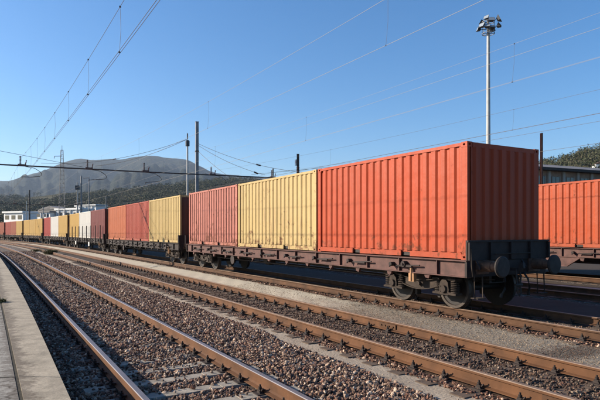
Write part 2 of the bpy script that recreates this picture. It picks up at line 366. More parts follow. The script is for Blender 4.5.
def stones(name, s, a, z, size, mat, label, low=False):
    n = len(s); base, fc = (CUB, CUF) if low else (ICO, ICF); k = len(base)
    v = base[None] * (1 + rng.uniform(-.34, .34, (n, k, 3))) * np.stack([rng.uniform(.75, 1.3, n), rng.uniform(.6, 1.05, n), rng.uniform(.45, .85, n)], -1)[:, None]
    q = rng.normal(size=(n, 4)); q[:, 1:3] *= .45; q /= np.linalg.norm(q, axis=1)[:, None]; w, x, y, zq = q.T
    Rm = np.stack([1 - 2 * (y * y + zq * zq), 2 * (x * y - zq * w), 2 * (x * zq + y * w), 2 * (x * y + zq * w), 1 - 2 * (x * x + zq * zq), 2 * (y * zq - x * w), 2 * (x * zq - y * w), 2 * (y * zq + x * w), 1 - 2 * (x * x + y * y)], -1).reshape(n, 3, 3)
    v = np.einsum('nij,nkj->nki', Rm, v) * (size / 2)[:, None, None] + PV(s, a, z)[:, None]
    F = (fc[None] + (np.arange(n) * k)[:, None, None]).reshape(-1, 3)
    o = npmesh(name, v.reshape(-1, 3), F, mat); tag(o, label, kind='stuff'); return o
def scatter(s0, s1, a0, a1, dens): 
    n = int((s1 - s0) * (a1 - a0) * dens); return rng.uniform(s0, s1, n), rng.uniform(a0, a1, n)
def clear_of(s, a, z, size, sl, seats=True):
    """stones: keep off rails and (mostly) off the sleepers of a track"""
    return s
def ballast(name, zones, mat, label, track=None, cover=0.35, low=False):
    Ss, As, Zs, Ds = [], [], [], []
    for s0, s1, a0, a1, dens, d0, d1 in zones:
        s, a = scatter(s0, s1, a0, a1, dens); d = rng.uniform(d0, d1, len(s)) * rng.choice([.75, 1, 1, 1.25], len(s))
        z = ground_z(a, s) + d * rng.uniform(-.12, .32, len(s)) + rng.uniform(0, .02, len(s)) * (dens > 300)
        keep = np.ones(len(s), bool)
        for c in T[:3]:
            keep &= ~((abs(abs(a - c) - GA) < .085))
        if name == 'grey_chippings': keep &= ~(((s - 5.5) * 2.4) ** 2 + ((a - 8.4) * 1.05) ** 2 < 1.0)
        if track is not None:
            rel = abs((s - SLS[0] + .30) % .60 - .30); onsl = (rel < .14) & (abs(a - T[track]) < 1.2)
            cov = np.clip((s - 7.0) * .30, 0.10, 1) * .95 if track == 0 else cover
            keep &= ~(onsl & (rng.uniform(0, 1, len(s)) > cov)); z = np.where(onsl, z + .02, z)
            near = (abs(abs(a - T[track]) - GA) < .2) & (rel < .13); keep &= ~near
        Ss.append(s[keep]); As.append(a[keep]); Zs.append(z[keep]); Ds.append(d[keep])
    return stones(name, *[np.concatenate(q) for q in (Ss, As, Zs, Ds)], mat, label, low)
ballast('track_ballast', [(2.2, 9, .72, 4.62, 900, .030, .060), (9, 17, .72, 4.72, 520, .038, .066), (17, 32, .72, 4.7, 230, .045, .075), (32, 60, .72, 4.6, 70, .06, .10)],
        M['stone'], 'loose brown, grey and white ballast stones round the nearest track', 0)
ballast('dark_ballast', [(2.5, 11, 5.5, 6.87, 700, .022, .045), (11, 26, 5.5, 6.87, 300, .03, .05), (2.5, 16, 9.55, 10.9, 250, .03, .05)], M['stone_dark'], 'oily dark ballast between the rails of the second track', 1, .5)
ballast('rusty_ballast', [(2.2, 12, 5.05, 5.36, 420, .025, .055), (12, 30, 5.05, 5.36, 130, .035, .06), (2.5, 16, 6.98, 7.12, 300, .02, .04), (2.5, 18, 9.12, 9.42, 330, .025, .06), (18, 60, 9.1, 9.42, 60, .04, .08)],
        M['stone_rust'], 'rust stained stones along the outer rails', None)
ballast('grey_chippings', [(3, 12, 7.1, 9.15, 900, .008, .020), (3.5, 16, 4.6, 5.15, 60, .010, .024), (12, 19, 7.1, 9.15, 260, .010, .022)], M['chip'], 'fine grey chippings between the second track and the wagons', None, low=True)

so_, ao_ = scatter(4.95, 6.05, 7.2, 9.12, 1500); ko_ = ((so_ - 5.5) * 2.2) ** 2 + ((ao_ - 8.4) * 1.0) ** 2 < 1.0; so_, ao_ = so_[ko_], ao_[ko_]  # dark chippings carry on the shadow painted into the ground here
stones('shadow_chippings', so_, ao_, ground_z(ao_, so_) + .002, rng.uniform(.009, .02, len(so_)), M['stone_dark'], 'chippings coloured dark as a painted shadow beside the third track', True)
# ------------------------------------------------------------------ tracks
PROF = [(-.075, -.172), (-.075, -.160), (-.030, -.148), (-.009, -.130), (-.008, -.050), (-.016, -.042), (-.036, -.036), (-.0365, -.008), (-.030, 0.0),
        (.030, 0.0), (.0365, -.008), (.036, -.036), (.016, -.042), (.008, -.050), (.009, -.130), (.030, -.148), (.075, -.160), (.075, -.172)]
def rail(parent, a, s0, s1, mats):
    sv = np.concatenate([np.arange(s0, 40, .5), np.arange(40, s1, 2.0)]); sv = sv[sv <= s1]
    k = len(PROF); dy = np.array([p[0] for p in PROF]); dz = np.array([p[1] for p in PROF])
    V = PV(np.repeat(sv, k), a + np.tile(dy, len(sv)), np.tile(dz, len(sv))) - np.array(parent.location)
    i = np.arange(len(sv) - 1)[:, None] * k; j = np.arange(k)[None]; j2 = (j + 1) % k
    F = np.stack([i + j, i + j2, i + k + j2, i + k + j], -1).reshape(-1, 4)
    mi = np.tile(np.isin(np.arange(k), (7, 8, 9)).astype(int), len(sv) - 1)
    npmesh('rail', V, F, mats, parent, mi)
def sleeper_mesh(wood):
    b = MB(); 
    if wood: b.box(-.12, .12, -1.25, 1.25, -.30, -.200)
    else:
        for y0, y1 in ((-1.2, -.35), (.35, 1.2)):
            b.add([(-.14, y0, -.35), (.14, y0, -.35), (.14, y1, -.35), (-.14, y1, -.35), (-.105, y0 + .02, -.186), (.105, y0 + .02, -.186), (.105, y1 - .02, -.186), (-.105, y1 - .02, -.186)],
                  [(3, 2, 1, 0), (4, 5, 6, 7), (0, 1, 5, 4), (1, 2, 6, 5), (2, 3, 7, 6), (3, 0, 4, 7)])
        b.box(-.10, .10, -.36, .36, -.34, -.192)
    return b
def clip_mesh():
    b = MB()
    b.box(-.075, .075, -.17, .17, -.196, -.1735)                    # base plate
    for sg in (-1, 1):
        b.prism([(-.045, -.173), (.045, -.173), (.03, -.145), (-.03, -.145)], sg * .082, sg * .13)
        b.box(-.03, .03, min(sg * .05, sg * .12), max(sg * .05, sg * .12), -.147, -.132)
        b.tube([(0, sg * .105, -.15), (0, sg * .105, -.072)], .012, 6); b.tube([(-.04, sg * .105, -.145), (-.068, sg * .10, -.112)], .011, 5)
        b.tube([(0, sg * .105, -.125), (0, sg * .105, -.10)], .024, 6)
    return b
tlabels = ['nearest track, rusty rails with grey polished heads beside the platform', 'second track from the platform, brown rails in dark oily gravel',
           'track under the long container train', 'track in the shade just behind the container train', 'track that carries the farther coral container wagon']
def place(o, s, a, z=0): o.location = P(s, a, z); o.rotation_euler = (0, 0, ang(s))
sl_mesh = {}; clip_me = None
for ti, c in enumerate(T):
    tr = empty('railway_track', P(3, c), 0, label=tlabels[ti], cat='railway track', group='railway tracks')
    mats = [(M['rail'], M['head']), (M['rail'], M['head2']), (M['rail2'], M['head2']), (M['rail2'], M['head2']), (M['rail2'], M['head2'])][ti]
    for sg in (-1, 1): rail(tr, c + sg * GA, -25, 300, mats)
    wood = ti > 0; nsl = 100 if ti == 0 else (70 if ti == 1 else 30)
    so = None; co_ = None; L0 = Vector(tr.location)
    slp = [SLS[i] if i < len(SLS) else SLS[0] + .6 * i for i in range(100)][:nsl]
    for i, s in enumerate(slp):
        if so is None:
            so = sleeper_mesh(wood).build('sleeper', M['wood'] if wood else M['sleeper'], tr, bevel=0); o = so
        else: o = so.copy(); col.objects.link(o)
        o.location = Vector(P(s, c)) - L0; o.rotation_euler = (0, 0, ang(s) + random.uniform(-.01, .01))
    nk = 0; rest = MB()
    for i, s in enumerate(slp):
        for sg in (-1, 1):
            if s > 1 and nk < 100 and ti < 3:
                if co_ is None: co_ = clip_mesh().build('rail_fastener', M['clip'], tr); o = co_
                else: o = co_.copy(); col.objects.link(o)
                o.location = Vector(P(s, c + sg * GA)) - L0; o.rotation_euler = (0, 0, ang(s)); nk += 1
            elif s > 1 and ti < 2:
                q = clip_mesh(); t = ang(s); cc, sn = math.cos(t), math.sin(t); p = Vector(P(s, c + sg * GA)) - L0
                rest.add([(p.x + v[0] * cc - v[1] * sn, p.y + v[0] * sn + v[1] * cc, v[2]) for v in q.v], q.f)
    if rest.v: tag(rest.build('rail_fasteners', M['clip'], tr), kind='stuff')
# fishplate joint on the second track's near rail
tr2 = [o for o in bpy.data.objects if o.get('label') == tlabels[1]][0]
for s, a in ((3.62, T[1] - GA), (8.4, T[1] + GA)):
    b = MB(); 
    for sg in (-1, 1):
        b.box(-.25, .25, min(sg * .012, sg * .034), max(sg * .012, sg * .034), -.14, -.045)
        for x in (-.18, -.06, .06, .18): b.tube([(x, sg * .03, -.092), (x, sg * .055, -.092)], .016, 6)
    o = b.build('fishplate', M['rail2'], tr2); o.location = Vector(P(s, a)) - Vector(tr2.location); o.rotation_euler = (0, 0, ang(s))

# ------------------------------------------------------------------ platform
HP = 0.30
def strip(name, a0, a1, z0, z1, s0, s1, mat, joints=None, step=.5):
    b = MB(); edges = [s0] + (joints or []) + [s1]
    for e0, e1 in zip(edges[:-1], edges[1:]):
        g = .008 if joints else 0; n = max(1, int((e1 - e0) / step)); ss = np.linspace(e0 + g, e1 - g, n + 1)
        vs_ = []
        for s in ss:
            A1 = a1(s) if callable(a1) else a1; sk = -.5 if joints else 0
            for a, z in ((a0, z0), (A1, z0), (A1, z1), (a0, z1)): vs_.append(P(s + (.0 if not joints else (a0 - a) * .75), a, z))
        fs = [(i * 4 + j, (i + 1) * 4 + j, (i + 1) * 4 + (j + 1) % 4, i * 4 + (j + 1) % 4) for i in range(n) for j in range(4)] + [(0, 1, 2, 3), (n * 4 + 3, n * 4 + 2, n * 4 + 1, n * 4)]
        b.add(vs_, fs)
    return b.build(name, mat)
edge = lambda s: float(np.interp(s, [0, 5, 8, 11.4, 15, 19, 25, 35], [.62, .63, .665, .705, .735, .77, .785, .81]))
J = [-7.3, -2.9, 1.7, 6.25, 10.55, 14.9, 19.2, 23.5, 27.8, 32.1, 36.4, 40.7, 45, 49.3, 53.6, 58, 62, 66]
tag(strip('platform_edge', .275, edge, -.35, HP, -12, 70, M['coping'], J), 'beige concrete edging slabs along the low platform', kind='structure')
tag(strip('platform_surface', -14, .24, -.35, HP - .012, -12, 70, M['asphalt']), 'grey paving of the low platform', kind='structure')
tag(strip('platform_joint', .235, .28, -.35, HP - .017, -12, 70, M['moss']), 'dirt filled joint between paving and edging', kind='structure')
b = MB()
for j in J:
    n = 8; p0 = P(j + .02, .23, HP - .0105); 
    b.add([P(j + .02 - .012, .235, HP - .0095), P(j + .02 + .012, .235, HP - .0095), P(j + 1.2, -2.2, HP - .0095), P(j + 1.17, -2.2, HP - .0095)], [(0, 1, 2, 3)])
tag(b.build('platform_crack', M['moss']), 'dark joints across the platform paving', kind='structure')

# ------------------------------------------------------------------ weeds
def weed(name, s, a, z, n, h, r, label):
    b = MB()
    for k in range(n):
        t = random.uniform(0, 6.28); rr = random.uniform(0, r * .5); x, y = rr * math.cos(t), rr * math.sin(t); hh = h * random.uniform(.4, 1); ln = random.uniform(.2, 1) * r
        t2 = random.uniform(0, 6.28); w = random.uniform(.004, .01) * (1 + h * 2)
        p0 = Vector((x, y, 0)); p1 = Vector((x + ln * .4 * math.cos(t2), y + ln * .4 * math.sin(t2), hh * .7)); p2 = Vector((x + ln * math.cos(t2), y + ln * math.sin(t2), hh * random.uniform(.7, 1.05)))
        sd = Vector((-math.sin(t2), math.cos(t2), 0)) * w
        b.add([p0 - sd, p0 + sd, p1 + sd * 1.3, p1 - sd * 1.3, p2], [(0, 1, 2, 3), (3, 2, 4)])
    o = b.build(name, M['leaf'], fixn=False); o.location = P(s, a, z); tag(o, label, 'weed'); return o
weed('weed_tuft', 52, 5.3, GZ, 420, .55, 1.0, 'green weed tuft growing in the ballast between the first two tracks')
weed('weed_tuft', 13.0, .27, HP - .03, 110, .12, .16, 'small dry weed in the joint of the platform paving')
weed('weed_tuft', 60, 4.9, GZ, 160, .35, .9, 'low farther weed patch in the ballast beside the second track')

LITTER = [(30.7, 8.28, .22, 'flat white scrap lying on the pale strip beside the train'), (22.8, 1.75, .07, 'small white scrap beside the nearest rail next to the platform'), (58.3, 5.0, .16, 'white scrap lying far down between the first two tracks')]
for s_, a_, w_, lb in LITTER:
    b = MB(); q = [( -w_, -w_ * .6, .0), (w_ * .2, -w_ * .8, .015), (w_, -w_ * .2, .004), (w_ * .8, w_ * .7, .02), (-.2 * w_, w_ * .6, .03), (-w_ * .9, w_ * .5, .008), (0, 0, .035)]
    b.add([(x, y, z + .004) for x, y, z in q] + [(x, y, z) for x, y, z in q], [(i, (i + 1) % 6, 6) for i in range(6)] + [(7 + i, 13, 7 + (i + 1) % 6) for i in range(6)] + [(i, 7 + i, 7 + (i + 1) % 6, (i + 1) % 6) for i in range(6)])
    o = b.build('litter_scrap', M['white_paint']); o.location = P(s_, a_, GZ + .012); tag(o, lb, 'litter')
# ------------------------------------------------------------------ container
CL, CW, CH = 6.058, 2.438, 2.591
def corr(x0, x1, z0, z1, y, out, pitch=.278, depth=.036):
    """vertical trapezoid corrugation along x, outer faces at y, folded inwards (out=+1 means outside is +y)"""
    n = int((x1 - x0) / pitch); p = (x1 - x0) / n; xs = []; ys = []
    for i in range(n):
        b = x0 + i * p
        for f, d in ((0, 0), (.42, 0), (.585, 1), (.80, 1), (.965, 0)): xs.append(b + f * p); ys.append(y - out * depth * d)
    xs.append(x1); ys.append(y)
    vs_ = [(x, yy, z0) for x, yy in zip(xs, ys)] + [(x, yy, z1) for x, yy in zip(xs, ys)]; k = len(xs)
    fs = [(i, i + 1, k + i + 1, k + i) for i in range(k - 1)]
    return vs_, fs
def make_container(pitch=.278, depth=.036):
    root = empty('shipping_container', (0, 0, 0)); W = CW / 2
    for sg in (1, -1):
        b = MB(); vs_, fs = corr(.11, CL - .11, .165, CH - .085, sg * (W - .014), sg, pitch, depth); b.add(vs_, fs)
        b.build('side_wall', M['paint'], root, fixn=False)
    b = MB(); vs_, fs = corr(-W + .09, W - .09, .16, CH - .11, -.022, -1, .262, .042)
    b.add([(y_, x_, z_) for x_, y_, z_ in vs_], fs); b.v = [(v[0] * 1.0, v[1], v[2]) for v in b.v]; b.build('end_wall', M['paint'], root, fixn=False)
    b = MB(); vs_, fs = corr(.1, CL - .1, -W + .06, W - .06, CH - .016, 1, .2, .018); b.add([(x, z, y) for x, y, z in vs_], fs); b.build('roof', M['paint'], root, fixn=False)
    f = MB()
    for sg in (1, -1):
        y0, y1 = sorted((sg * W, sg * (W - .06)))
        f.box(.17, CL - .17, y0 + .002, y1 - .002, CH - .085, CH - .012)                  # top side rail
        # bottom side rail with two fork pockets
        xs = [.17, 1.83, 2.17, 3.88, 4.22, CL - .17]; y0b, y1b = sorted((sg * (W - .002), sg * (W - .05)))
        for x0, x1 in ((xs[0], xs[1]), (xs[2], xs[3]), (xs[4], xs[5])): f.box(x0, x1, y0b, y1b, .02, .148)
        f.box(.17, CL - .17, *sorted((sg * (W - .055), sg * (W - .075))), .12, .185)
        for x in (0, CL):
            xa, xb = (0.002, .15) if x == 0 else (CL - .15, CL - .002)
            f.box(xa, xb, *sorted((sg * (W - .003), sg * (W - .10))), .118, CH - .118)
    for x0, x1 in ((.003, .075), (CL - .075, CL - .003)):
        f.box(x0, x1, -W + .18, W - .18, .02, .16); f.box(x0, x1, -W + .18, W - .18, CH - .115, CH - .01)
    f.build('frame', M['paint'], root)
    pk = MB()
    for x0 in (1.83, 3.88): pk.box(x0 + .002, x0 + .338, -W + .07, W - .07, .03, .146)
    pk.box(.18, CL - .18, -W + .08, W - .08, .147, .158); pk.build('floor', M['dark_steel'], root)
    for x in (0, CL):
        for sg in (1, -1):
            for z in (0, CH - .118):
                x0, x1 = (0, .178) if x == 0 else (CL - .178, CL); y0, y1 = sorted((sg * (W + .001), sg * (W - .162))); c = MB()
                # hollow corner casting: block with an oval opening in the side and end faces
                def face(ax, u0, u1, z0, z1, w, inner):
                    cx, cz = (u0 + u1) / 2, (z0 + z1) / 2; ring = []
                    for k in range(12):
                        t = 2 * math.pi * k / 12; ring.append((cx + .035 * math.cos(t), cz + .026 * math.sin(t)))
                    outer = [(u0, z0), (u1, z0), (u1, z1), (u0, z1)]
                    pts = outer + ring; 
                    mk = (lambda p, q: (p[0], q, p[1])) if ax == 'y' else (lambda p, q: (q, p[0], p[1]))
                    V_ = [mk(p, w) for p in pts] + [mk(p, inner) for p in ring]
                    F_ = []
                    own = [2, 2, 2, 3, 3, 3, 0, 0, 0, 1, 1, 1]
                    for k in range(12):
                        a_, b_ = own[k], own[(k + 1) % 12]
                        F_.append((4 + k, 4 + (k + 1) % 12, b_) if a_ == b_ else (4 + k, 4 + (k + 1) % 12, b_, a_))
                        F_.append((4 + k, 16 + k, 16 + (k + 1) % 12, 4 + (k + 1) % 12))
                    F_.append(tuple(16 + k for k in range(12))); c.add(V_, F_)
                z0, z1 = z, z + .118
                face('y', x0, x1, z0, z1, y1 if sg > 0 else y0, (y1 - .05) if sg > 0 else (y0 + .05))
                face('x', y0, y1, z0, z1, x0 if x == 0 else x1, (x0 + .05) if x == 0 else (x1 - .05))
                yi = y0 if sg > 0 else y1; xi = x1 if x == 0 else x0
                c.add([(x0, yi, z0), (x1, yi, z0), (x1, yi, z1), (x0, yi, z1)], [(0, 1, 2, 3)]); c.add([(xi, y0, z0), (xi, y1, z0), (xi, y1, z1), (xi, y0, z1)], [(0, 1, 2, 3)])
                c.add([(x0, y0, z0), (x1, y0, z0), (x1, y1, z0), (x0, y1, z0)], [(0, 1, 2, 3)]); c.add([(x0, y0, z1), (x1, y0, z1), (x1, y1, z1), (x0, y1, z1)], [(0, 1, 2, 3)])
                c.build('corner_fitting', M['paint'], root, fixn=False)
    for sg in (1, -1):                                              # doors on the far end
        d = MB(); d.box(CL - .065, CL - .03, *sorted((sg * .01, sg * (W - .11))), .17, CH - .12); dd = d.build('door', M['paint'], root)
        l = MB()
        for y in (.28, .82): l.tube([(CL - .012, sg * y, .14), (CL - .012, sg * y, CH - .1)], .015, 6); l.box(CL - .03, CL - .0, *sorted((sg * (y - .18), sg * y)), 1.1, 1.13)
        l.build('lock_bar', M['mast'], dd)
    return root
def paint_tree(o, c):
    c = (*[v * .72 for v in c[:3]], c[3])
    paint_sub(o, c)
def paint_sub(o, c):
    o.color = c
    for ch in [x for x in bpy.data.objects if x.parent == o]: paint_sub(ch, c)

# ------------------------------------------------------------------ flat wagon (x along the train, +y towards the platform)
BL = 18.6
def wheelset(bg_, x):
    w = MB()
    for sg in (1, -1):
        y = sg * .7175
        w.lathe((x, y, .46), (0, sg, 0), [(-.035, .12), (-.035, .40), (-.03, .49), (0, .488), (.012, .462), (.10, .455), (.10, .40), (.075, .38), (.06, .16), (.10, .13), (.10, .05)], 36)
    w.tube([(x, -.95, .46), (x, .95, .46)], .08, 12)
    t = w
    for sg in (1, -1):
        c = Vector((x, sg * .7175, .46)); n = 40
        for yy0, yy1, r0, r1 in ((.102, .1025, .395, .455), (.012, .10, .4625, .4565)):
            vs_ = [(c.x + r * math.cos(2 * math.pi * j / n), c.y + sg * yy, c.z + r * math.sin(2 * math.pi * j / n)) for yy, r in ((yy0, r0), (yy1, r1)) for j in range(n)]
            t.add(vs_, [(j, (j + 1) % n, n + (j + 1) % n, n + j) for j in range(n)], 1)
    return w.build('wheelset', [M['wheel'], M['tread']], bg_)
def make_bogie(root, x):
    bo = MB()
    for sg in (1, -1):
        # side frame: flat over the axle boxes, sagging between them
        top = []; bot = []
        for i in range(25):
            u = -1.15 + 2.3 * i / 24; m = max(0, math.cos(u / .95 * math.pi / 2)) if abs(u) < .95 else 0
            top.append((x + u, .80 - .20 * m ** .8)); bot.append((x + u, .70 - .30 * m ** .7))
        bo.prism(top + bot[::-1], *sorted((sg * .985, sg * 1.03)))
        fl = [(p[0], p[1]) for p in bot]; bo.prism(fl + [(p[0], p[1] - .018) for p in fl[::-1]], *sorted((sg * .94, sg * 1.10)))
        fl = top; bo.prism(fl + [(p[0], p[1] + .018) for p in fl[::-1]], *sorted((sg * .94, sg * 1.10)))
        bo.tube([(x + .0, sg * 1.03, .52), (x + .0, sg * 1.10, .52)], .05, 10)
    bo.box(x - .22, x + .22, -1.0, 1.0, .55, .80); bo.box(x - 1.15, x - 1.05, -1.0, 1.0, .62, .78); bo.box(x + 1.05, x + 1.15, -1.0, 1.0, .62, .78)
    bo.tube([(x, 0, .78), (x, 0, .95)], .25, 16)
    for sg in (1, -1): bo.tube([(x, sg * .85, .8), (x, sg * .85, .93)], .09, 12)
    bog = bo.build('bogie', M['bogie'], root)
    for dx in (-.9, .9):
        wheelset(bog, x + dx)
        for sg in (1, -1):
            ab = MB(); X = x + dx; y0, y1 = sorted((sg * .93, sg * 1.14))
            ab.prism([(X - .13, .33), (X + .13, .33), (X + .15, .46), (X + .12, .62), (X + .06, .68), (X - .06, .68), (X - .12, .62), (X - .15, .46)], y0, y1)
            ab.tube([(X, sg * 1.14, .47), (X, sg * 1.185, .47)], [.10, .085], 16)
            for sx in (-1, 1): ab.prism([(X + sx * .14, .34), (X + sx * .36, .34), (X + sx * .36, .385), (X + sx * .14, .40)], y0, y1)
            for bx, bz in ((-.06, .41), (.06, .41), (-.06, .53), (.06, .53)): ab.tube([(X + bx, sg * 1.14, bz), (X + bx, sg * 1.2, bz)], .013, 6)
            ab.build('axle_box', M['bogie'], bog)
            for sx in (-1, 1):
                sp = MB(); pts = []
                for i in range(73):
                    t = 2 * math.pi * i / 12; pts.append((X + sx * .25 + .085 * math.cos(t), sg * 1.04 + .085 * math.sin(t), .395 + .29 * i / 72))
                sp.tube(pts, .017, 6); sp.tube([(X + sx * .25, sg * 1.04, .38), (X + sx * .25, sg * 1.04, .68)], .05, 8); sp.box(X + sx * .25 - .11, X + sx * .25 + .11, *sorted((sg * .93, sg * 1.15)), .682, .72)
                sp.build('spring', M['bogie'], bog)
            bk = MB(); bk.prism([(X - .05 + (.5 if dx < 0 else -.5) , .2), (X + .03 + (.5 if dx < 0 else -.5), .2), (X + .05 + (.52 if dx < 0 else -.52), .62), (X - .02 + (.52 if dx < 0 else -.52), .62)], *sorted((sg * .66, sg * .80))); bk.build('brake_shoe', M['dark_steel'], bog)
    return bog
def make_wagon(pos_list, sill_mat, stakes=False, deep=False):
    root = empty('container_wagon', (0, 0, 0)); HW = 1.36
    for sg in (1, -1):
        b = MB(); ys = lambda a_, b_: sorted((sg * a_, sg * b_))
        b.box(.0, BL, *ys(HW - .10, HW - .085), .80, 1.165)            # web
        b.box(.0, BL, *ys(HW - .16, HW), 1.14, 1.164); b.box(.0, BL, *ys(HW - .16, HW - .02), .79, .812)
        for k in range(14):
            x = .9 + k * 1.3; b.box(x - .012, x + .012, *ys(HW - .084, HW - .02), .812, 1.14)
        if deep: b.prism([(4.0, .80), (BL - 4.0, .80), (BL - 4.6, .42), (4.6, .42)], *ys(HW - .15, HW - .05))
        b.build('side_sill', sill_mat, root)
        for k in range(9):                                             # fittings along the sill
            x = 1.9 + k * 1.85; d = MB()
            d.tube([(x - .48, sg * (HW + .005), .985), (x + .30, sg * (HW + .005), .945), (x + .34, sg * (HW + .03), .93)], .02, 6); d.box(x - .2, x + .3, *ys(HW - .03, HW + .02), .925, .96)
            d.tube([(x + .55, sg * (HW - .08), .97), (x + .55, sg * (HW + .05), .97)], .055, 10); d.tube([(x + .55, sg * (HW + .03), .97), (x + .55, sg * (HW + .07), .90)], .02, 6)
            d.build('lock_lever', M['sill_dark'], root)
        for k in range(13):
            d = MB(); x = 1.25 + k * 1.36; dz = random.uniform(0, .05)
            d.prism([(x - .10, .80), (x + .10, .80), (x + .06, .72 - dz), (x - .05, .70 - dz)], *ys(HW - .13, HW - .06))
            if k % 2: d.tube([(x - .05, sg * (HW - .07), .73), (x - .05, sg * (HW - .03), .66), (x + .02, sg * (HW - .03), .64)], .014, 6)
            d.build('lashing_bracket', sill_mat, root)
    b = MB(); b.box(.3, BL - .3, -.28, -.20, .62, 1.12); b.box(.3, BL - .3, .20, .28, .62, 1.12); b.box(.3, BL - .3, -.30, .30, .60, .62)
    for k in range(11):
        x = 1.1 + k * 1.64; b.box(x - .05, x + .05, -HW + .12, -.282, .86, 1.12); b.box(x - .05, x + .05, .282, HW - .12, .86, 1.12)
    b.box(.25, BL - .25, -HW + .17, HW - .17, 1.121, 1.138)
    b.build('underframe', M['dark_steel'], root)
    b = MB()
    for x in (6.6, 8.1): b.lathe((x, -.62, .66), (1, 0, 0), [(0, .08), (.03, .17), (.95, .17), (.98, .08)], 16)
    b.lathe((10.6, .55, .68), (1, 0, 0), [(0, .1), (.02, .2), (.35, .2), (.37, .06), (.8, .05)], 16); b.build('brake_cylinder', M['dark_steel'], root)
    b = MB(); b.tube([(3.2, .9, .60), (15.4, .9, .60)], .02, 6); b.tube([(3.2, -.9, .60), (15.4, -.9, .60)], .02, 6); b.tube([(.1, .35, .70), (3.2, .9, .6)], .016, 6)
    for x in (5, 8, 11, 14): b.tube([(x, .9, .6), (x, .9, .86)], .012, 5); b.tube([(x, -.9, .6), (x, -.9, .86)], .012, 5)
    b.build('brake_rod', M['dark_steel'], root)
    b = MB(); b.tube([(12.7, HW - .14, .80), (12.7, HW - .14, .62)], .02, 6); b.tube([(12.7, HW - .08, .62), (12.7, HW - .04, .62)], .19, 20); 
    b.build('hand_brake_wheel', M['sill_dark'], root)
    for ex, sd in ((0, -1), (BL, 1)):
        b = MB(); x0, x1 = sorted((ex, ex - sd * .06))
        b.box(x0, x1, -HW + .02, HW - .02, .80, 1.16); b.build('headstock', M['sill_dark'], root)
        p = MB(); x0, x1 = sorted((ex + sd * .002, ex + sd * .045)); p.box(x0, x1, -HW - .02, HW + .02, 1.165, 1.60)
        for y in (-1.1, -.4, .4, 1.1): p.prism([(ex + sd * .046, 1.165), (ex + sd * .16, 1.0), (ex + sd * .16, .97), (ex + sd * .046, .97)], y - .02, y + .02)
        p.box(*sorted((ex + sd * .046, ex + sd * .075)), -HW - .02, HW + .02, 1.56, 1.60)
        for y in (-1.34, -.67, 0, .67, 1.34): p.box(*sorted((ex + sd * .046, ex + sd * .10)), y - .025, y + .025, 1.17, 1.555)
        p.box(*sorted((ex + sd * .004, ex + sd * .05)), -.34, .34, .82, 1.15); p.build('end_plate', M['sill_dark'], root)
        for y in (-.875, .875):
            bb = MB(); bb.lathe((ex, y, 1.04), (sd, 0, 0), [(0, .15), (.02, .15), (.02, .125), (.30, .125), (.31, .10), (.50, .10)], 20); bb.box(*sorted((ex, ex + sd * .03)), y - .2, y + .2, .86, 1.158)
            bf = bb.build('buffer', M['buffer'], root)
            h = MB(); h.lathe((ex + sd * .50, y, 1.04), (sd, 0, 0), [(0, .10), (.02, .225), (.05, .228), (.075, .20), (.085, .0)], 28); h.build('buffer_head', M['dark_steel'], bf)
        h = MB(); h.prism([(ex + sd * .0, .98), (ex + sd * .28, .98), (ex + sd * .34, 1.10), (ex + sd * .40, 1.10), (ex + sd * .42, .98), (ex + sd * .34, .90), (ex, .92)], -.03, .03)
        h.tube([(ex + sd * .25, -.06, .96), (ex + sd * .27, -.07, .75), (ex + sd * .27, -.05, .60)], .02, 6); h.tube([(ex + sd * .25, .06, .96), (ex + sd * .27, .07, .75), (ex + sd * .27, .05, .60)], .02, 6)
        h.tube([(ex + sd * .27, -.12, .60), (ex + sd * .27, .12, .60)], .03, 8); h.tube([(ex + sd * .27, -.05, .60), (ex + sd * .29, -.06, .42), (ex + sd * .29, 0, .36), (ex + sd * .29, .06, .42), (ex + sd * .27, .05, .6)], .018, 6)
        h.build('coupling_hook', M['dark_steel'], root)
        for y in (-.38, .38):
            h = MB(); h.tube([(ex, y, .82), (ex + sd * .12, y, .84), (ex + sd * .22, y * 1.02, .72), (ex + sd * .24, y * 1.1, .52), (ex + sd * .18, y * 1.2, .40)], .024, 8); h.tube([(ex + sd * .18, y * 1.2, .42), (ex + sd * .17, y * 1.24, .34)], .034, 8)
            h.build('brake_hose', M['rubber'], root)
        for y in (-1.18, 1.18):
            h = MB(); h.tube([(ex + sd * .06, y, .82), (ex + sd * .08, y, .34), (ex + sd * .08, y - .25 * math.copysign(1, y), .34), (ex + sd * .06, y - .25 * math.copysign(1, y), .82)], .016, 6); h.box(*sorted((ex - sd * .04, ex + sd * .16)), *sorted((y, y - .25 * math.copysign(1, y))), .335, .355)
            h.build('step', M['bogie'], root)
        h = MB(); h.tube([(ex + sd * .10, HW - .1, .82), (ex + sd * .13, HW - .02, 1.05), (ex + sd * .13, HW - .02, 1.42), (ex + sd * .06, HW - .02, 1.46)], .014, 6)
        h.build('handrail', M['bogie'], root); h = MB(); h.tube([(ex + sd * .13, -.6, 1.30), (ex + sd * .13, .6, 1.30)], .014, 6); h.build('handrail', M['bogie'], root)
    make_bogie(root, 1.77); make_bogie(root, BL - 1.77)
    b = MB(); b.box(1.66, 1.84, HW - .11, HW - .02, .58, .78); b.tube([(1.75, HW - .03, .9), (1.75, HW - .02, .6)], .035, 8); b.build('brake_valve', M['yellow_paint'], root)
    b = MB(); b.tube([(1.98, HW - .12, .99), (1.98, HW + .05, .99)], .075, 12); b.tube([(1.98, HW + .05, .99), (1.98, HW + .08, .99)], .03, 8); b.build('brake_lever_hub', M['sill_dark'], root)
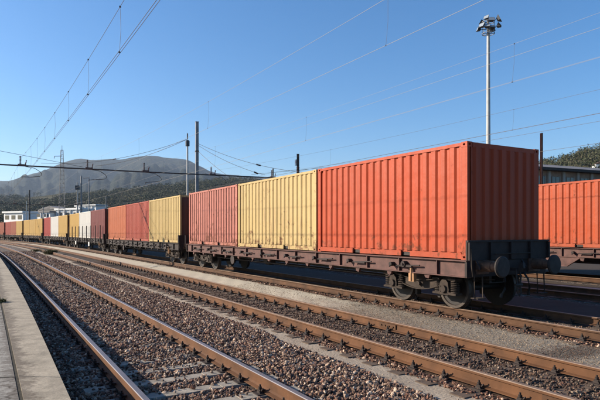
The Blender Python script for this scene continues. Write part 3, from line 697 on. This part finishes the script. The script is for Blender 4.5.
    if stakes:
        for k in range(9):
            x = 1.0 + k * 2.07
            for sg in (1, -1):
                b = MB(); b.box(x - .045, x + .045, *sorted((sg * (HW + .005), sg * (HW + .075))), .82, 2.35); b.box(x - .08, x + .08, *sorted((sg * (HW - .0), sg * (HW + .09))), .86, 1.08); b.build('stake', M['dark_steel'], root)
        for x in (5.8, 12.9):
            b = MB(); b.box(x - .28, x + .28, HW + .09, HW + .10, .45, .82); b.build('marker_plate', M['white_paint'], root)
    return root

C_ = {'coral': (.56, .072, .015, .44), 'yellow_r': (.66, .475, .20, .60), 'faded_red': (.60, .21, .155, .84), 'yellow': (.66, .475, .19, .44), 'brick_red': (.46, .075, .040, .5), 'orange': (.62, .17, .065, .5),
      'crimson': (.24, .050, .046, .4), 'white': (.86, .83, .77, .25), 'ochre': (.70, .43, .105, .4), 'ochre2': (.68, .43, .12, .45), 'red': (.46, .035, .022, .4), 'brown': (.44, .11, .05, .5), 'redbrown': (.44, .06, .035, .5)}
trains = [  # (colour, label) near to far per wagon
 [('coral', 'bright coral red container nearest the camera, at the end of the train'), ('yellow_r', 'pale yellow container with rust scuffs low on its side, on the nearest wagon'), ('faded_red', 'faded grimy red container behind the pale yellow one on the nearest wagon')],
 [('yellow', 'clean pale yellow container at the near end of the second wagon'), ('brick_red', 'brick red container in the middle of the second wagon'), ('orange', 'light orange container at the far end of the second wagon')],
 [('crimson', 'dull crimson container at the near end of the wagon with stakes'), ('white', 'white container in the middle of the wagon with stakes'), ('ochre', 'ochre container at the far end of the wagon with stakes')],
 [('ochre2', 'ochre container just beyond the wagon with stakes, next to a white one'), ('white', 'white container between an ochre and a bright red one'), ('red', 'small looking bright red container beside a white one far down the train')],
 [('ochre', 'near one of the three ochre containers in a row far down the train'), ('ochre2', 'middle one of the three ochre containers in a row far down the train'), ('ochre', 'far one of the three ochre containers in a row far down the train')],
 [('ochre2', 'lone ochre container beside brown red ones near the left edge'), ('brown', 'brown red container just left of the lone ochre one'), ('redbrown', 'darker brown red container second left of the lone ochre one')],
 [('brown', 'brown red container, right one of the last wagon at the left edge'), ('redbrown', 'dark red container, middle one of the last wagon at the left edge'), ('brown', 'red container cut off by the left edge of the picture')]]
wag_labels = ['reddish brown flat wagon nearest the camera with buffers showing', 'dark flat wagon second from the camera under yellow, brick red and orange containers', 'dark flat wagon with upright side stakes and white marker plates',
              'flat wagon under the ochre, white and bright red containers', 'flat wagon under the three ochre containers in a row', 'flat wagon under the lone ochre container and brown red ones', 'last visible flat wagon at the left edge of the picture']
proto_c = make_container(); proto_w = make_wagon(None, M['sill'])
protos = {'a': proto_w, 'b': make_wagon(None, M['sill_dark']), 'c': make_wagon(None, M['sill_dark'], True)}
used = set(); usedc = [False]
def get_wagon(k):
    if k in used: return copy_tree(protos[k])
    used.add(k); return protos[k]
def get_cont():
    if usedc[0]: return copy_tree(proto_c)
    usedc[0] = True; return proto_c
s = 8.18
for w, cs in enumerate(trains):
    p0 = Vector(P(s, T[2])); p1 = Vector(P(s + BL, T[2])); d = (p1 - p0).normalized(); rz = math.atan2(d.y, d.x)
    wg = get_wagon('a' if w == 0 else ('c' if w == 2 else 'b')); wg.location = p0; wg.rotation_euler = (0, 0, rz)
    tag(wg, wag_labels[w], 'flat wagon', 'flat wagons of the container train')
    for i, (cc, lab) in enumerate(cs):
        c = get_cont(); q = p0 + d * (.10 + i * 6.165); c.location = (q.x, q.y, 1.167); c.rotation_euler = (0, 0, rz)
        if i: c.location.z += 0.0
        paint_tree(c, C_[cc])
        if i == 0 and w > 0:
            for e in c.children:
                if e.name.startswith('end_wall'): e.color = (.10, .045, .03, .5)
        tag(c, lab, 'shipping container', 'shipping containers on the train')
    s += 19.78
# the other rake, two tracks behind
s = 8.4; p0 = Vector(P(s, T[4])); p1 = Vector(P(s + BL, T[4])); d = (p1 - p0).normalized(); rz = math.atan2(d.y, d.x)
wg = make_wagon(None, M['sill'], deep=True); wg.location = p0; wg.rotation_euler = (0, 0, rz); tag(wg, 'flat wagon with a deep middle sill standing behind the train at the right edge', 'flat wagon')
for i, lab in enumerate(['coral red container behind the train, cut by the right edge of the picture', 'coral red container mostly hidden behind the nearest one', None]):
    if lab is None: continue
    c = get_cont(); q = p0 + d * (.10 + i * 6.165); c.location = (q.x, q.y, 1.167); c.rotation_euler = (0, 0, rz); paint_tree(c, (.54, .080, .018, .42)); tag(c, lab, 'shipping container', 'coral containers behind the train')
p0b = Vector(P(8.4 - 19.78, T[4]))

# ------------------------------------------------------------------ masts
def at(px, Z): return ((px - 300) / 538.28 * Z, Z)
def hh(py, Z): return EYE + (231.71 - py) / 538.28 * Z
def ibeam(b, h, w, t=.012, z0=-.4, mi=0):
    b.box(-w / 2, w / 2, -w / 2, -w / 2 + t, z0, h); b.box(-w / 2, w / 2, w / 2 - t, w / 2, z0, h); b.box(-t / 2, t / 2, -w / 2 + t, w / 2 - t, z0, h)
def lattice(b, h, w0, w1, n, z0=-.4, r=.03):
    cs = [(-1, -1), (1, -1), (1, 1), (-1, 1)]
    def c(i, z): w = w0 + (w1 - w0) * (z - z0) / (h - z0); return Vector((cs[i % 4][0] * w / 2, cs[i % 4][1] * w / 2, z))
    for i in range(4): b.tube([c(i, z0), c(i, h)], r, 4)
    for k in range(n):
        za, zb = z0 + (h - z0) * k / n, z0 + (h - z0) * (k + 1) / n
        for i in range(4): b.tube([c(i, za), c(i + 1, zb)], r * .7, 4, cap=False); b.tube([c(i, zb), c(i + 1, zb)], r * .7, 4, cap=False)
def insul(b, p, axis, L=.4, r=.06, n=5):
    p = Vector(p); ax = Vector(axis).normalized(); pr = [(0, .02)]
    for i in range(n): o = L * (i + .2) / n; pr += [(o, .025), (o + .01, r), (o + L / n * .4, r * .8), (o + L / n * .5, .025)]
    pr.append((L, .02)); b.lathe(p, ax, pr, 10)
# tall dark square mast
x, y = at(197, 48); H1 = hh(122, 48)
m = empty('overhead_mast', (x, y, -.4), R(20), label='tall square steel mast rising behind the faded red container', cat='mast')
b = MB(); b.box(-.13, .13, -.13, .13, 0, H1 + .4); b.box(-.15, .15, -.15, .15, H1 + .4, H1 + .43); b.build('pole', M['mast'], m, bevel=.01)
b = MB(); b.box(-.16, .16, -.16, .16, 5.5, 5.62); b.box(-.16, .16, -.16, .16, 9.3, 9.4); b.build('bracket', M['mast_dark'], m)
MP = Vector((x, y, 0))
# round pale mast with a box near its head
x, y = at(187.5, 58); H2 = hh(133, 58)
m = empty('signal_mast', (x, y, -.4), 0, label='slim pale round mast with black box near its top, beside the tall square mast', cat='mast')
MP2 = Vector((x, y, 0))
b = MB(); b.tube([(0, 0, 0), (0, 0, H2 - .6)], [.13, .085], 12); b.tube([(0, 0, H2 - .6), (0, 0, H2 + .4)], .04, 8); b.build('pole', M['mast_pale'], m)
b = MB(); b.tube([(0, 0, H2 - 1.0), (0, 0, H2 - .45)], .23, 12); b.tube([(0, 0, H2 - .45), (0, 0, H2 - .35)], [.23, .1], 12); b.tube([(0, 0, H2 - .2), (0, 0, H2 + .35)], .07, 10); b.build('equipment_box', M['lamp_housing'], m)
# short dark post with insulator
x, y = at(298, 34); H3 = hh(154, 34)
m = empty('feeder_post', (x, y, -.4), 0, label='short dark post head with an insulator showing above the yellow container', cat='post')
b = MB(); ibeam(b, H3 + .4, .16, z0=0); b.build('pole', M['mast_dark'], m); b = MB(); insul(b, (0, -.1, H3 - .9), (0, 0, 1), .5, .12); insul(b, (-.12, -.1, H3 - .35), (0, 0, 1), .4, .09); b.build('insulator', M['insulator'], m)
# rusty mast at the right
x, y = at(541.5, 36); H4 = hh(133, 36)
m = empty('rusty_mast', (x, y, -.4), R(10), label='rusty brown mast standing behind the right end of the nearest container', cat='mast')
b = MB(); ibeam(b, H4 + .4, .13, z0=0); b.build('pole', var('rusty_steel', (.14, .055, .035), .35, 4, .8), m)
b = MB(); 
for k in range(12): z = 4.5 + k * .35; b.box(-.14, .14, -.12, -.09, z, z + .03)
pass
# lattice tower far left
x, y = at(62, 118); H5 = hh(150, 118)
m = empty('lattice_mast', (x, y, -.4), R(15), label='tall lattice mast with a side arm rising left of centre before the mountain', cat='mast')
b = MB(); lattice(b, H5 + .4, 1.5, .45, 22, 0, .032); b.build('tower', M['mast'], m)
b = MB(); b.tube([(0, 0, H5 - .9), (-1.5, 0, H5 - 1.0)], .07, 6); b.tube([(-1.5, 0, H5 - 1.0), (-1.6, 0, H5 - 1.5)], .06, 6); b.tube([(0, 0, H5), (0, 0, H5 + 1.4)], .04, 6); b.build('side_arm', M['mast_dark'], m)
for (px, py, Z, r, mt, lab, box) in [(77.5, 182, 92, .13, 'mast_pale', 'pale pole with a small box, left one of a close pair above the ochre container', 1), (81.3, 176, 92, .17, 'mast', 'grey pole, right one of the close pair above the ochre container', 0),
        (29.5, 190, 135, .2, 'mast_dark', 'dark pole at the left above the white sheds', 0), (26.5, 201, 140, .14, 'mast_pale', 'short pale pole beside the dark one above the white sheds', 0), (89, 177, 84, .07, 'mast', 'thin grey pole above the white container with a short crossbar', 2), (43, 207, 150, .18, 'mast', 'low grey pole between the two white sheds', 0),
        (106, 196, 86, .06, 'mast', 'thin far pole beyond the gap between second and third wagons', 0), (273, 168.5, 60, .09, 'mast_dark', 'small dark post tip above the middle of the yellow container', 0)]:
    x, y = at(px, Z); h = hh(py, Z)
    m = empty('line_pole', (x, y, -.4), 0, label=lab, cat='pole', group='distant poles'); b = MB(); b.tube([(0, 0, 0), (0, 0, h + .4)], [r * 1.2, r * .8], 8); b.build('pole', M[mt], m)
    if box == 1: b = MB(); b.box(-.3, .3, -.3, .3, h - .9, h - .2); b.build('equipment_box', M['lamp_housing'], m)
    if box == 2: b = MB(); b.tube([(0, 0, h + .3), (-.9, 0, h + .2)], .05, 6); b.build('crossbar', M['mast'], m)
# floodlight tower
x, y = at(488.3, 55); H6 = hh(17, 55)
m = empty('floodlight_tower', (x, y, -.4), 0, label='tall pale floodlight tower with a crown of lamps behind the nearest container', cat='floodlight tower')
b = MB(); b.tube([(0, 0, 0), (0, 0, H6 * .5), (0, 0, H6 - 1.2)], [.29, .21, .15], 16); b.build('pole', M['mast_pale'], m)
b = MB()
for z in (H6 - 1.3, H6 - .1): 
    b.tube([(.62 * math.cos(t * math.pi / 8), .62 * math.sin(t * math.pi / 8), z) for t in range(17)], .035, 6)
for t in range(6):
    c, s_ = math.cos(t * math.pi / 3), math.sin(t * math.pi / 3); b.tube([(0, 0, H6 - 1.3), (.62 * c, .62 * s_, H6 - 1.3)], .03, 5); b.tube([(.62 * c, .62 * s_, H6 - 1.3), (.62 * c, .62 * s_, H6 - .1)], .025, 5); b.tube([(0, 0, H6 - .1), (.62 * c, .62 * s_, H6 - .1)], .03, 5)
b.tube([(0, 0, H6 - 1.3), (0, 0, H6 + .25)], .1, 8); b.build('lamp_rack', M['mast'], m)
def flood(dx, dy, dz, yaw, tilt, s_=1.0):
    o = empty('floodlight_root', (0, 0, 0)); bpy.data.objects.remove(o)
    Rz = Matrix.Rotation(yaw, 3, 'Z') @ Matrix.Rotation(-tilt, 3, 'Y'); c = Vector((dx, dy, H6 + dz))
    b = MB(); W_ = .38 * s_; Hh = .30 * s_
    pts = [(-.22, -W_ * .4, -Hh * .4), (-.22, W_ * .4, -Hh * .4), (-.22, W_ * .4, Hh * .4), (-.22, -W_ * .4, Hh * .4), (.12, -W_, -Hh), (.12, W_, -Hh), (.12, W_, Hh), (.12, -W_, Hh)]
    b.add([c + Rz @ Vector(p) for p in pts], [(0, 3, 2, 1), (4, 5, 6, 7), (0, 1, 5, 4), (1, 2, 6, 5), (2, 3, 7, 6), (3, 0, 4, 7)])
    b.tube([c, (0, 0, H6 + dz - .05)], .03, 5); fl = b.build('floodlight', M['lamp_housing'], m)
    g = MB(); pts = [(.124, -W_ * .9, -Hh * .88), (.124, W_ * .9, -Hh * .88), (.124, W_ * .9, Hh * .88), (.124, -W_ * .9, Hh * .88)]; g.add([c + Rz @ Vector(p) for p in pts], [(0, 1, 2, 3)]); g.build('lens', M['glass_lamp'], fl, fixn=False)
flood(.98, -.3, .12, R(-30), R(25), 1.05); flood(.98, -.25, -.55, R(-20), R(40), .8)
flood(-.75, -.35, -.6, R(-150), R(30), .9); flood(-1.0, .0, -.85, R(180), R(20), .75); flood(-.5, .3, -.1, R(140), R(35), .9); flood(.1, -.62, -.1, R(-90), R(35), .85)
flood(.15, -.6, -.85, R(-80), R(45), .8); flood(-.35, -.6, -.75, R(-110), R(40), .8); flood(.5, .45, -.7, R(50), R(30), .85); flood(-.2, -.1, .3, R(-140), R(30), .75)

# ------------------------------------------------------------------ gantries and overhead lines
def gantry(s0, label, slope=True, copy_legs=True):
    base = Vector(P(s0, -3.0, -.4)); t0 = float(np.interp(s0, S, TH))
    g = empty('overhead_gantry', base, t0, label=label, cat='overhead gantry', group='overhead line gantries')
    A_ = lambda a, z: Vector((a + 3.0, 0, z + .4))                       # local x runs across the tracks
    b = MB(); b.tube([A_(-3.2, 6.13), A_(10, 6.20), A_(29.2, 6.42)], .048, 8); b.build('beam', M['mast_dark'], g)
    for pts in ([A_(-3, 7.6), A_(4, 6.6), A_(6, 6.3)], [A_(29, 7.9), A_(22, 6.9), A_(19, 6.5)]): b = MB(); b.tube(pts, .012, 4); b.build('stay_wire', M['wire'], g)
    for a in (-3.0, 29.0):
        b = MB(); b.box(a + 3 - .12, a + 3 + .12, -.12, .12, 0, 8.2); b.build('leg', M['mast'], g)
    for i, a in enumerate([T[0], 6.4, 10.35, 15.6, 21.0]):
        z = 6.13 + .0085 * (a + 3)
        b = MB(); b.box(a + 3 - .25, a + 3 + .25, -.08, .08, z + .4 - .06, z + .4 + .08); insul(b, A_(a - .1, z + .08), (0, 0, 1), .55, .085, 6); insul(b, A_(a + .2, z + .08), (.25, 0, 1), .3, .05, 3); b.build('insulator', M['insulator'], g)
        b = MB(); k = a + 3.0
        pts = [(k + .2, 0, z + .34), (k + .75, 0, z + .26), (k + 1.12, 0, z + .02), (k + 1.2, 0, z - .16), (k + 1.05, 0, z - .28), (k + .6, 0, z - .34), (k, 0, 5.42 + .4)]
        b.tube(pts, .020, 6); b.tube([(k, 0, 5.84), (k, 0, 5.72)], .02, 5); b.build('steady_arm', M['mast_dark'], g)
    return g
gantry(40, 'nearer thin overhead gantry beam crossing all tracks before the mountain'); gantry(96, 'far overhead gantry crossing the tracks above the distant wagons')
def line(a, lab, mat, r, zc=5.3, double=True, s1=150, mlow=6.17, step=3.75, rd=.0035):
    root = empty('overhead_line', P(0, a, 0), 0, label=lab, cat='overhead wires', group='overhead lines'); O = Vector(root.location)
    sup = [-16, 40, 96, 152]
    def zm(s_):
        for p, q in zip(sup[:-1], sup[1:]):
            if s_ <= q: u = (s_ - p) / (q - p); return mlow + .62 * (2 * u - 1) ** 2
        return 6.8
    ss = np.concatenate([np.arange(-15, 60, 1.5), np.arange(60, s1, 4.0)])
    b = MB(); b.tube([Vector(P(q, a, zm(q))) - O for q in ss], r * .8, 5); b.build('messenger_wire', mat, root)
    for k in ((-.022, .022) if double else (0,)):
        b = MB(); b.tube([Vector(P(q, a + k, zc)) - O for q in ss], r * .85, 5); b.build('contact_wire', mat, root)
    for q in np.arange(-12.4 + (a % 1) * 3, 92, step):
        if abs((q + 16) % 56) < 1.5: continue
        b = MB(); p0, p1 = Vector(P(q, a, zm(q))) - O, Vector(P(q + .06, a, zc)) - O
        b.tube([p0, p0.lerp(p1, .5) + Vector((.02, 0, 0)), p1], rd, 4); e = rd * 4; b.box(p1.x - e, p1.x + e, p1.y - e, p1.y + e, p1.z - e, p1.z + e); b.box(p0.x - e, p0.x + e, p0.y - e, p0.y + e, p0.z - e, p0.z + e)
        b.build('dropper', M['wire'], root)
line(2.24, 'overhead wires with droppers above the nearest track, at the upper left', M['wire'], .006)
line(6.5, 'overhead wires above the second track, crossing the middle of the sky', M['wire_pale'], .0042, double=False, step=9.4, rd=.0022)
line(10.65, 'overhead wires above the container train', M['wire_pale'], .0031, step=9.4, rd=.0025)
line(15.7, 'overhead wires of the track just behind the train', M['wire'], .005, mlow=6.0, step=11.3, rd=.0025)
line(21.0, 'overhead wires lowest in the sky above the farther coral containers', M['wire'], .008, double=False, step=11.3, rd=.003)
def span(name, pts, sag, r, lab, mat='wire', ins=None, grp='stay and feeder wires'):
    p0, p1 = Vector(pts[0]), Vector(pts[1]); root = empty(name, p0, 0, label=lab, cat='wire', group=grp); n = 24; b = MB()
    b.tube([(p1 - p0) * (i / n) - Vector((0, 0, sag * 4 * (i / n) * (1 - i / n))) for i in range(n + 1)], r, 5); b.build('cable', M[mat], root)
    if ins:
        b = MB()
        for f in ins: q = (p1 - p0) * f - Vector((0, 0, sag * 4 * f * (1 - f))); insul(b, q, (p1 - p0), .45, .07, 5)
        b.build('insulator', M['insulator'], root)
def w3(px, py, Z): x_, y_ = at(px, Z); return (x_, y_, hh(py, Z))
b = MB()
span('feeder_cable', (P(-14, 9.35, 5.35), P(46, 9.35, 5.3)), .0, .003, 'single feeder cable between the second and third overhead lines', 'wire_pale')
span('stay_cable', (w3(187.5, 139, 58), w3(41, 163, 62)), 0.9, .02, 'stay cable from the pale mast down left to the near gantry', ins=[.47])
span('stay_cable', (w3(187.5, 139, 58), w3(95, 166, 62)), .5, .02, 'lower stay cable from the pale mast down left', )
span('stay_cable', (w3(197, 143, 48), w3(312, 173, 42)), .5, .015, 'upper stay cable from the tall square mast down right', ins=[.55])
span('stay_cable', (w3(197, 144.5, 48), w3(265, 175, 44)), .3, .015, 'middle stay cable from the tall square mast down right', ins=[.85])
span('stay_cable', (w3(197, 150, 48), w3(228, 176, 45)), .1, .015, 'steep stay cable from the tall square mast down right')

# ------------------------------------------------------------------ far buildings
def shed(px0, px1, ytop, Z, depth, lab, wallmat, rot=-28, bands=2, roofh=.6, ribs=0, gable=False):
    x0, _ = at(px0, Z); h = hh(ytop, Z) + .5; c_, s_ = math.cos(R(rot)), math.sin(R(rot)); k_ = (px1 - 300) / 538.28
    Wd = (k_ * Z - x0) / (c_ - k_ * s_)                       # wall long enough to end at the second sight line
    r = empty('industrial_shed', (x0, Z, -.5), R(rot), label=lab, cat='industrial building'); b = MB()
    b.box(0, Wd, 0, depth, 0, h - roofh); b.build('wall', wallmat, r)
    b = MB()
    if gable: 
        n_ = max(1, int(Wd / 9)); 
        for i in range(n_): b.prism([(Wd * i / n_, h - roofh), (Wd * (i + .5) / n_, h + .9), (Wd * (i + 1) / n_, h - roofh)], -.3, depth)
    else: b.box(-.4, Wd + .4, -.5, depth + .4, h - roofh + .003, h)
    b.build('roof', M['roof_grey'] if gable or bands == 3 else M['white_wall'], r)
    for k in range(bands):
        z = (h - roofh) * (k + .5) / bands; n = max(3, int(Wd / 3.4))
        for i in range(n):
            xa = Wd * (i + .2) / n; xb = Wd * (i + .8) / n; w_ = MB(); w_.box(xa, xb, -.06, .05, z, z + (h / bands) * .30); w_.build('window', M['glass'], r)
    for k in range(ribs): xx = Wd * (k + .5) / ribs; b = MB(); b.box(xx - .15, xx + .15, -.35, -.01, 0, h - roofh - .05); b.build('pilaster', M['white_wall'], r)
    return r
shed(4, 23, 211.5, 185, 5, 'white box shaped shed at the far left behind the train', M['white_wall'], bands=2)
shed(21.5, 50, 211.5, 196, 5, 'white shed with window bands, second from the left', M['white_wall'], bands=3, ribs=5)
shed(38, 62, 208.5, 225, 5, 'long grey and white works building behind the middle sheds', M['grey_wall'], bands=2, gable=True)
shed(56, 80, 208.5, 190, 5, 'white works building with a flat roof beside the lattice mast', M['white_wall'], bands=2, ribs=4)
shed(76, 96, 205, 200, 5, 'taller white works building above the white containers', M['white_wall'], bands=2, ribs=3)
shed(95, 112, 209, 240, 5, 'low pale shed beyond the crimson container', M['white_wall'], bands=1)
# station goods building at the right
x, y = at(530, 66); hb = hh(166.5, 66)
r = empty('goods_building', (x, y, -.5), R(24), label='long low brown building with dark eave and tall windows behind the right container', cat='building')
b = MB(); L_ = 34; b.box(0, L_, 0, 12, 0, hb + .2); b.build('wall', M['brick'], r)
b = MB(); b.box(-.8, L_ + .8, -1.0, -.02, hb + .1, hb + .42); b.build('eave', M['roof_dark'], r)
b = MB(); b.prism([(-1.0, hb + .425), (6, hb + 1.9), (13, hb + .425)], -.8, L_ + .8, axis='x'); b.build('roof', M['roof_grey'], r)
for i in range(13):
    xx = 1.2 + i * 2.55; b = MB(); b.box(xx, xx + 1.25, -.05, .1, hb - 3.2, hb - .6); w_ = b.build('window', M['glass'], r)
    b = MB(); b.box(xx - .08, xx, -.09, -.0, hb - 3.28, hb - .52); b.box(xx + 1.25, xx + 1.33, -.09, -.0, hb - 3.28, hb - .52); b.box(xx + .6, xx + .65, -.09, -.052, hb - 3.2, hb - .6); b.build('frame', M['grey_wall'], w_)
    b = MB(); b.box(xx - .85, xx - .45, -.22, -.01, 0, hb + .08); b.build('pilaster', M['grey_wall'], r)
b = MB(); b.tube([(-1, -.5, hb - 2.3), (L_, -.5, hb - 2.9)], .07, 6); b.build('pipe', M['white_paint'], r)

# ------------------------------------------------------------------ hills
def hsh(x, y, seed):
    v = np.zeros_like(x); rs = np.random.default_rng(seed)
    for k in range(1, 7):
        for _ in range(3):
            t = rs.uniform(0, 6.28); f = 2 ** k * .5; v += np.sin((x * math.cos(t) + y * math.sin(t)) * f + rs.uniform(0, 6.28)) / (2 ** (k * .9))
    return v
def hill(name, prof, R0, R1, Rp, mat, lab, seed, amp, npx=360, nr=60, unit=900.0, RV=.25):
    pxs = np.linspace(prof[0][0], prof[-1][0], npx); ys = np.interp(pxs, [p[0] for p in prof], [p[1] for p in prof]); rr = np.concatenate([np.linspace(R0, Rp, nr), np.linspace(Rp, R1, 12)[1:]])
    PX, RR = np.meshgrid(pxs, rr); Hp = (231.71 - ys) / 538.28 * Rp + EYE
    u = np.clip((RR - R0) / (Rp - R0), 0, 1); fall = np.clip((R1 - RR) / (R1 - Rp), 0, 1); sh = np.where(RR <= Rp, u ** .85, fall)
    X_ = (PX - 300) / 538.28 * RR; Y_ = RR * 1.0
    nz = hsh(X_ / unit, Y_ / unit, seed); env = 4 * u * (1 - u) * np.clip((.93 - u) * 5, 0, 1)
    ridge = hsh(X_ / unit * 2.3, Y_ / unit * .3, seed + 5)
    az = PX / 540 * Rp / unit; rav = np.zeros_like(az)
    for k_, (fq, wt) in enumerate(((3.1, 1), (6.7, .6), (13.9, .38), (29.0, .22))): rav += wt * (np.abs(np.sin(az * fq + .8 * np.sin(u * 5 + k_) + .5 * nz + k_)) - .5)
    Z_ = Hp[None] * sh + amp * env * (nz * .35 + ridge * .35 + rav * RV) + amp * .09 * hsh(X_ / unit * 7, Y_ / unit * 7, seed + 9) * np.clip(env * 2 + .25, 0, 1)
    edge_ = np.clip(np.minimum(PX - pxs[0], pxs[-1] - PX) / 12.0, 0, 1); Z_ = Z_ * edge_ - .8
    n = len(pxs); i = np.arange(len(rr) - 1)[:, None] * n + np.arange(n - 1)[None]; F = np.stack([i, i + 1, i + 1 + n, i + n], -1).reshape(-1, 4)
    o = npmesh(name, np.stack([X_, Y_, Z_], -1).reshape(-1, 3), F, mat, smooth=True); tag(o, lab, kind='structure'); return X_, Y_, Z_, RR
MT = [(-260, 214), (-120, 196), (-60, 188), (0, 180.4), (9, 180.5), (19, 177.7), (30, 174.3), (40, 171.8), (50, 168), (63, 162.6), (72, 160.2), (81, 158.8), (90, 159.6), (99, 159.4), (110, 158.7), (120, 159.3), (125, 158.8), (131, 157.2), (140, 155.7), (149, 155.1), (157, 155.6), (164, 156.9), (170, 157.6), (178, 158.1), (185.5, 158.9), (190, 160.4), (197, 164.6), (203, 167.3), (209, 170.6), (216, 173.0), (225, 174.5), (245, 176), (262, 177.5), (280, 178), (340, 186), (440, 200), (560, 212)]
hill('mountain', MT, 1900, 6200, 4200, M['mountain'], 'broad bare brown mountain closing the view on the left', 3, 120, npx=520, nr=110, unit=700.0, RV=.5)
NH = [(-260, 200), (-100, 199), (0, 198), (20, 197), (40, 196), (62, 193), (90, 192), (110, 191), (140, 187), (170, 184), (190, 183), (215, 181), (235, 180), (250, 181), (300, 186), (400, 196), (520, 208)]
hx, hy, hz, hr = hill('wooded_hill', NH, 420, 1700, 1000, M['near_hill'], 'lower wooded hillside below the mountain', 11, 14, unit=240.0)
RH = [(470, 206), (500, 185), (520, 170), (541, 164), (550, 162.5), (558, 161), (570, 159), (580, 154), (590, 150), (600, 147), (640, 136), (720, 120), (860, 150)]
rx, ry, rz_, rr_ = hill('right_hill', RH, 120, 800, 420, M['near_hill'], 'hillside with trees at the right behind the low building', 21, 3, unit=120.0, npx=200)
def woodland(name, X_, Y_, Z_, n, s0, s1, lab, seed, wsel=None, power=1.0):
    rs = np.random.default_rng(seed); nr, nc = X_.shape; k = 110
    i = (rs.uniform(0, 1, n) ** power * (nr * .84 - 1)).astype(int); j = rs.integers(8, nc - 9, n); f = rs.uniform(0, 1, (n, 2))
    px_ = X_[i, j] * (1 - f[:, 0]) + X_[i, j + 1] * f[:, 0]; py_ = Y_[i, j] * (1 - f[:, 1]) + Y_[i + 1, j] * f[:, 1]; pz = (Z_[i, j] * (1 - f[:, 1]) + Z_[i + 1, j] * f[:, 1])
    keep = hsh(px_ / 60, py_ / 60, seed + 2) > -.25; px_, py_, pz = px_[keep], py_[keep], pz[keep]; n = len(px_)
    sz = rs.uniform(s0, s1, n); dirs = rs.normal(size=(n, k, 3)); dirs /= np.linalg.norm(dirs, axis=2)[..., None]
    c = dirs * (rs.uniform(.35, 1, (n, k, 1)) ** .5) * np.stack([sz * .5, sz * .5, sz * .55], -1)[:, None] + np.stack([px_, py_, pz + sz * .5], -1)[:, None]
    t = rs.normal(size=(n, k, 3, 3)) * (sz * .065)[:, None, None, None]; V = (c[:, :, None] + t).reshape(-1, 3); F = np.arange(len(V)).reshape(-1, 3)
    o = npmesh(name, V, F, M['wood_leaf']); tag(o, lab, kind='stuff'); return o
woodland('woodland', hx, hy, hz, 6000, 5, 10, 'mixed autumn woodland covering the lower hillside', 5, power=1.0)
woodland('hillside_wood', rx, ry, rz_, 1500, 3, 6.5, 'scattered trees and scrub on the right hillside', 6)
def treebelt():
    rs = np.random.default_rng(9); n = 520; X_ = rs.uniform(-250, 60, n); Y_ = rs.uniform(285, 400, n); k = 170; sz = rs.uniform(6, 12, n)
    dirs = rs.normal(size=(n, k, 3)); dirs /= np.linalg.norm(dirs, axis=2)[..., None]
    c = dirs * (rs.uniform(.3, 1, (n, k, 1)) ** .5) * np.stack([sz * .45, sz * .45, sz * .55], -1)[:, None] + np.stack([X_, Y_, sz * .6 + .2], -1)[:, None]
    t = rs.normal(size=(n, k, 3, 3)) * (sz * .062)[:, None, None, None]; V = (c[:, :, None] + t).reshape(-1, 3)
    tag(npmesh('tree_belt', V, np.arange(len(V)).reshape(-1, 3), M['wood_leaf']), 'belt of trees in green and brown behind the sheds', kind='stuff')
treebelt()
# white house on the right hill
x, y = at(596, 210); z = hh(169.5, 210)
r = empty('hillside_house', (x, y, z - 4), R(-12), label='small white house on the hillside at the right edge', cat='house')
b = MB(); b.box(0, 4.2, 0, 5, 0, 6.2); b.build('wall', M['white_wall'], r); b = MB(); b.prism([(-.4, 6.2), (2.1, 7.4), (4.6, 6.2)], -.4, 5.4); b.build('roof', M['buffer'], r)
for xx in (.8, 2.6): b = MB(); b.box(xx, xx + .8, -.04, .05, 4.2, 5.4); b.build('window', M['glass'], r)

# ------------------------------------------------------------------ haze
hz_ = MB(); hz_.box(-7000, 7000, -200, 7000, -2, 700); ho = hz_.build('haze', None)
nm = bpy.data.materials.new('haze_air'); nm.use_nodes = True; t = nm.node_tree; t.nodes.remove(t.nodes['Principled BSDF'])
pv = t.nodes.new('ShaderNodeVolumePrincipled'); pv.inputs['Color'].default_value = (.62, .78, 1, 1); pv.inputs['Density'].default_value = .000068; pv.inputs['Anisotropy'].default_value = .2
t.links.new(pv.outputs[0], t.nodes['Material Output'].inputs['Volume']); ho.data.materials.clear(); ho.data.materials.append(nm); tag(ho, 'thin bluish haze over the yard and hills', kind='stuff')
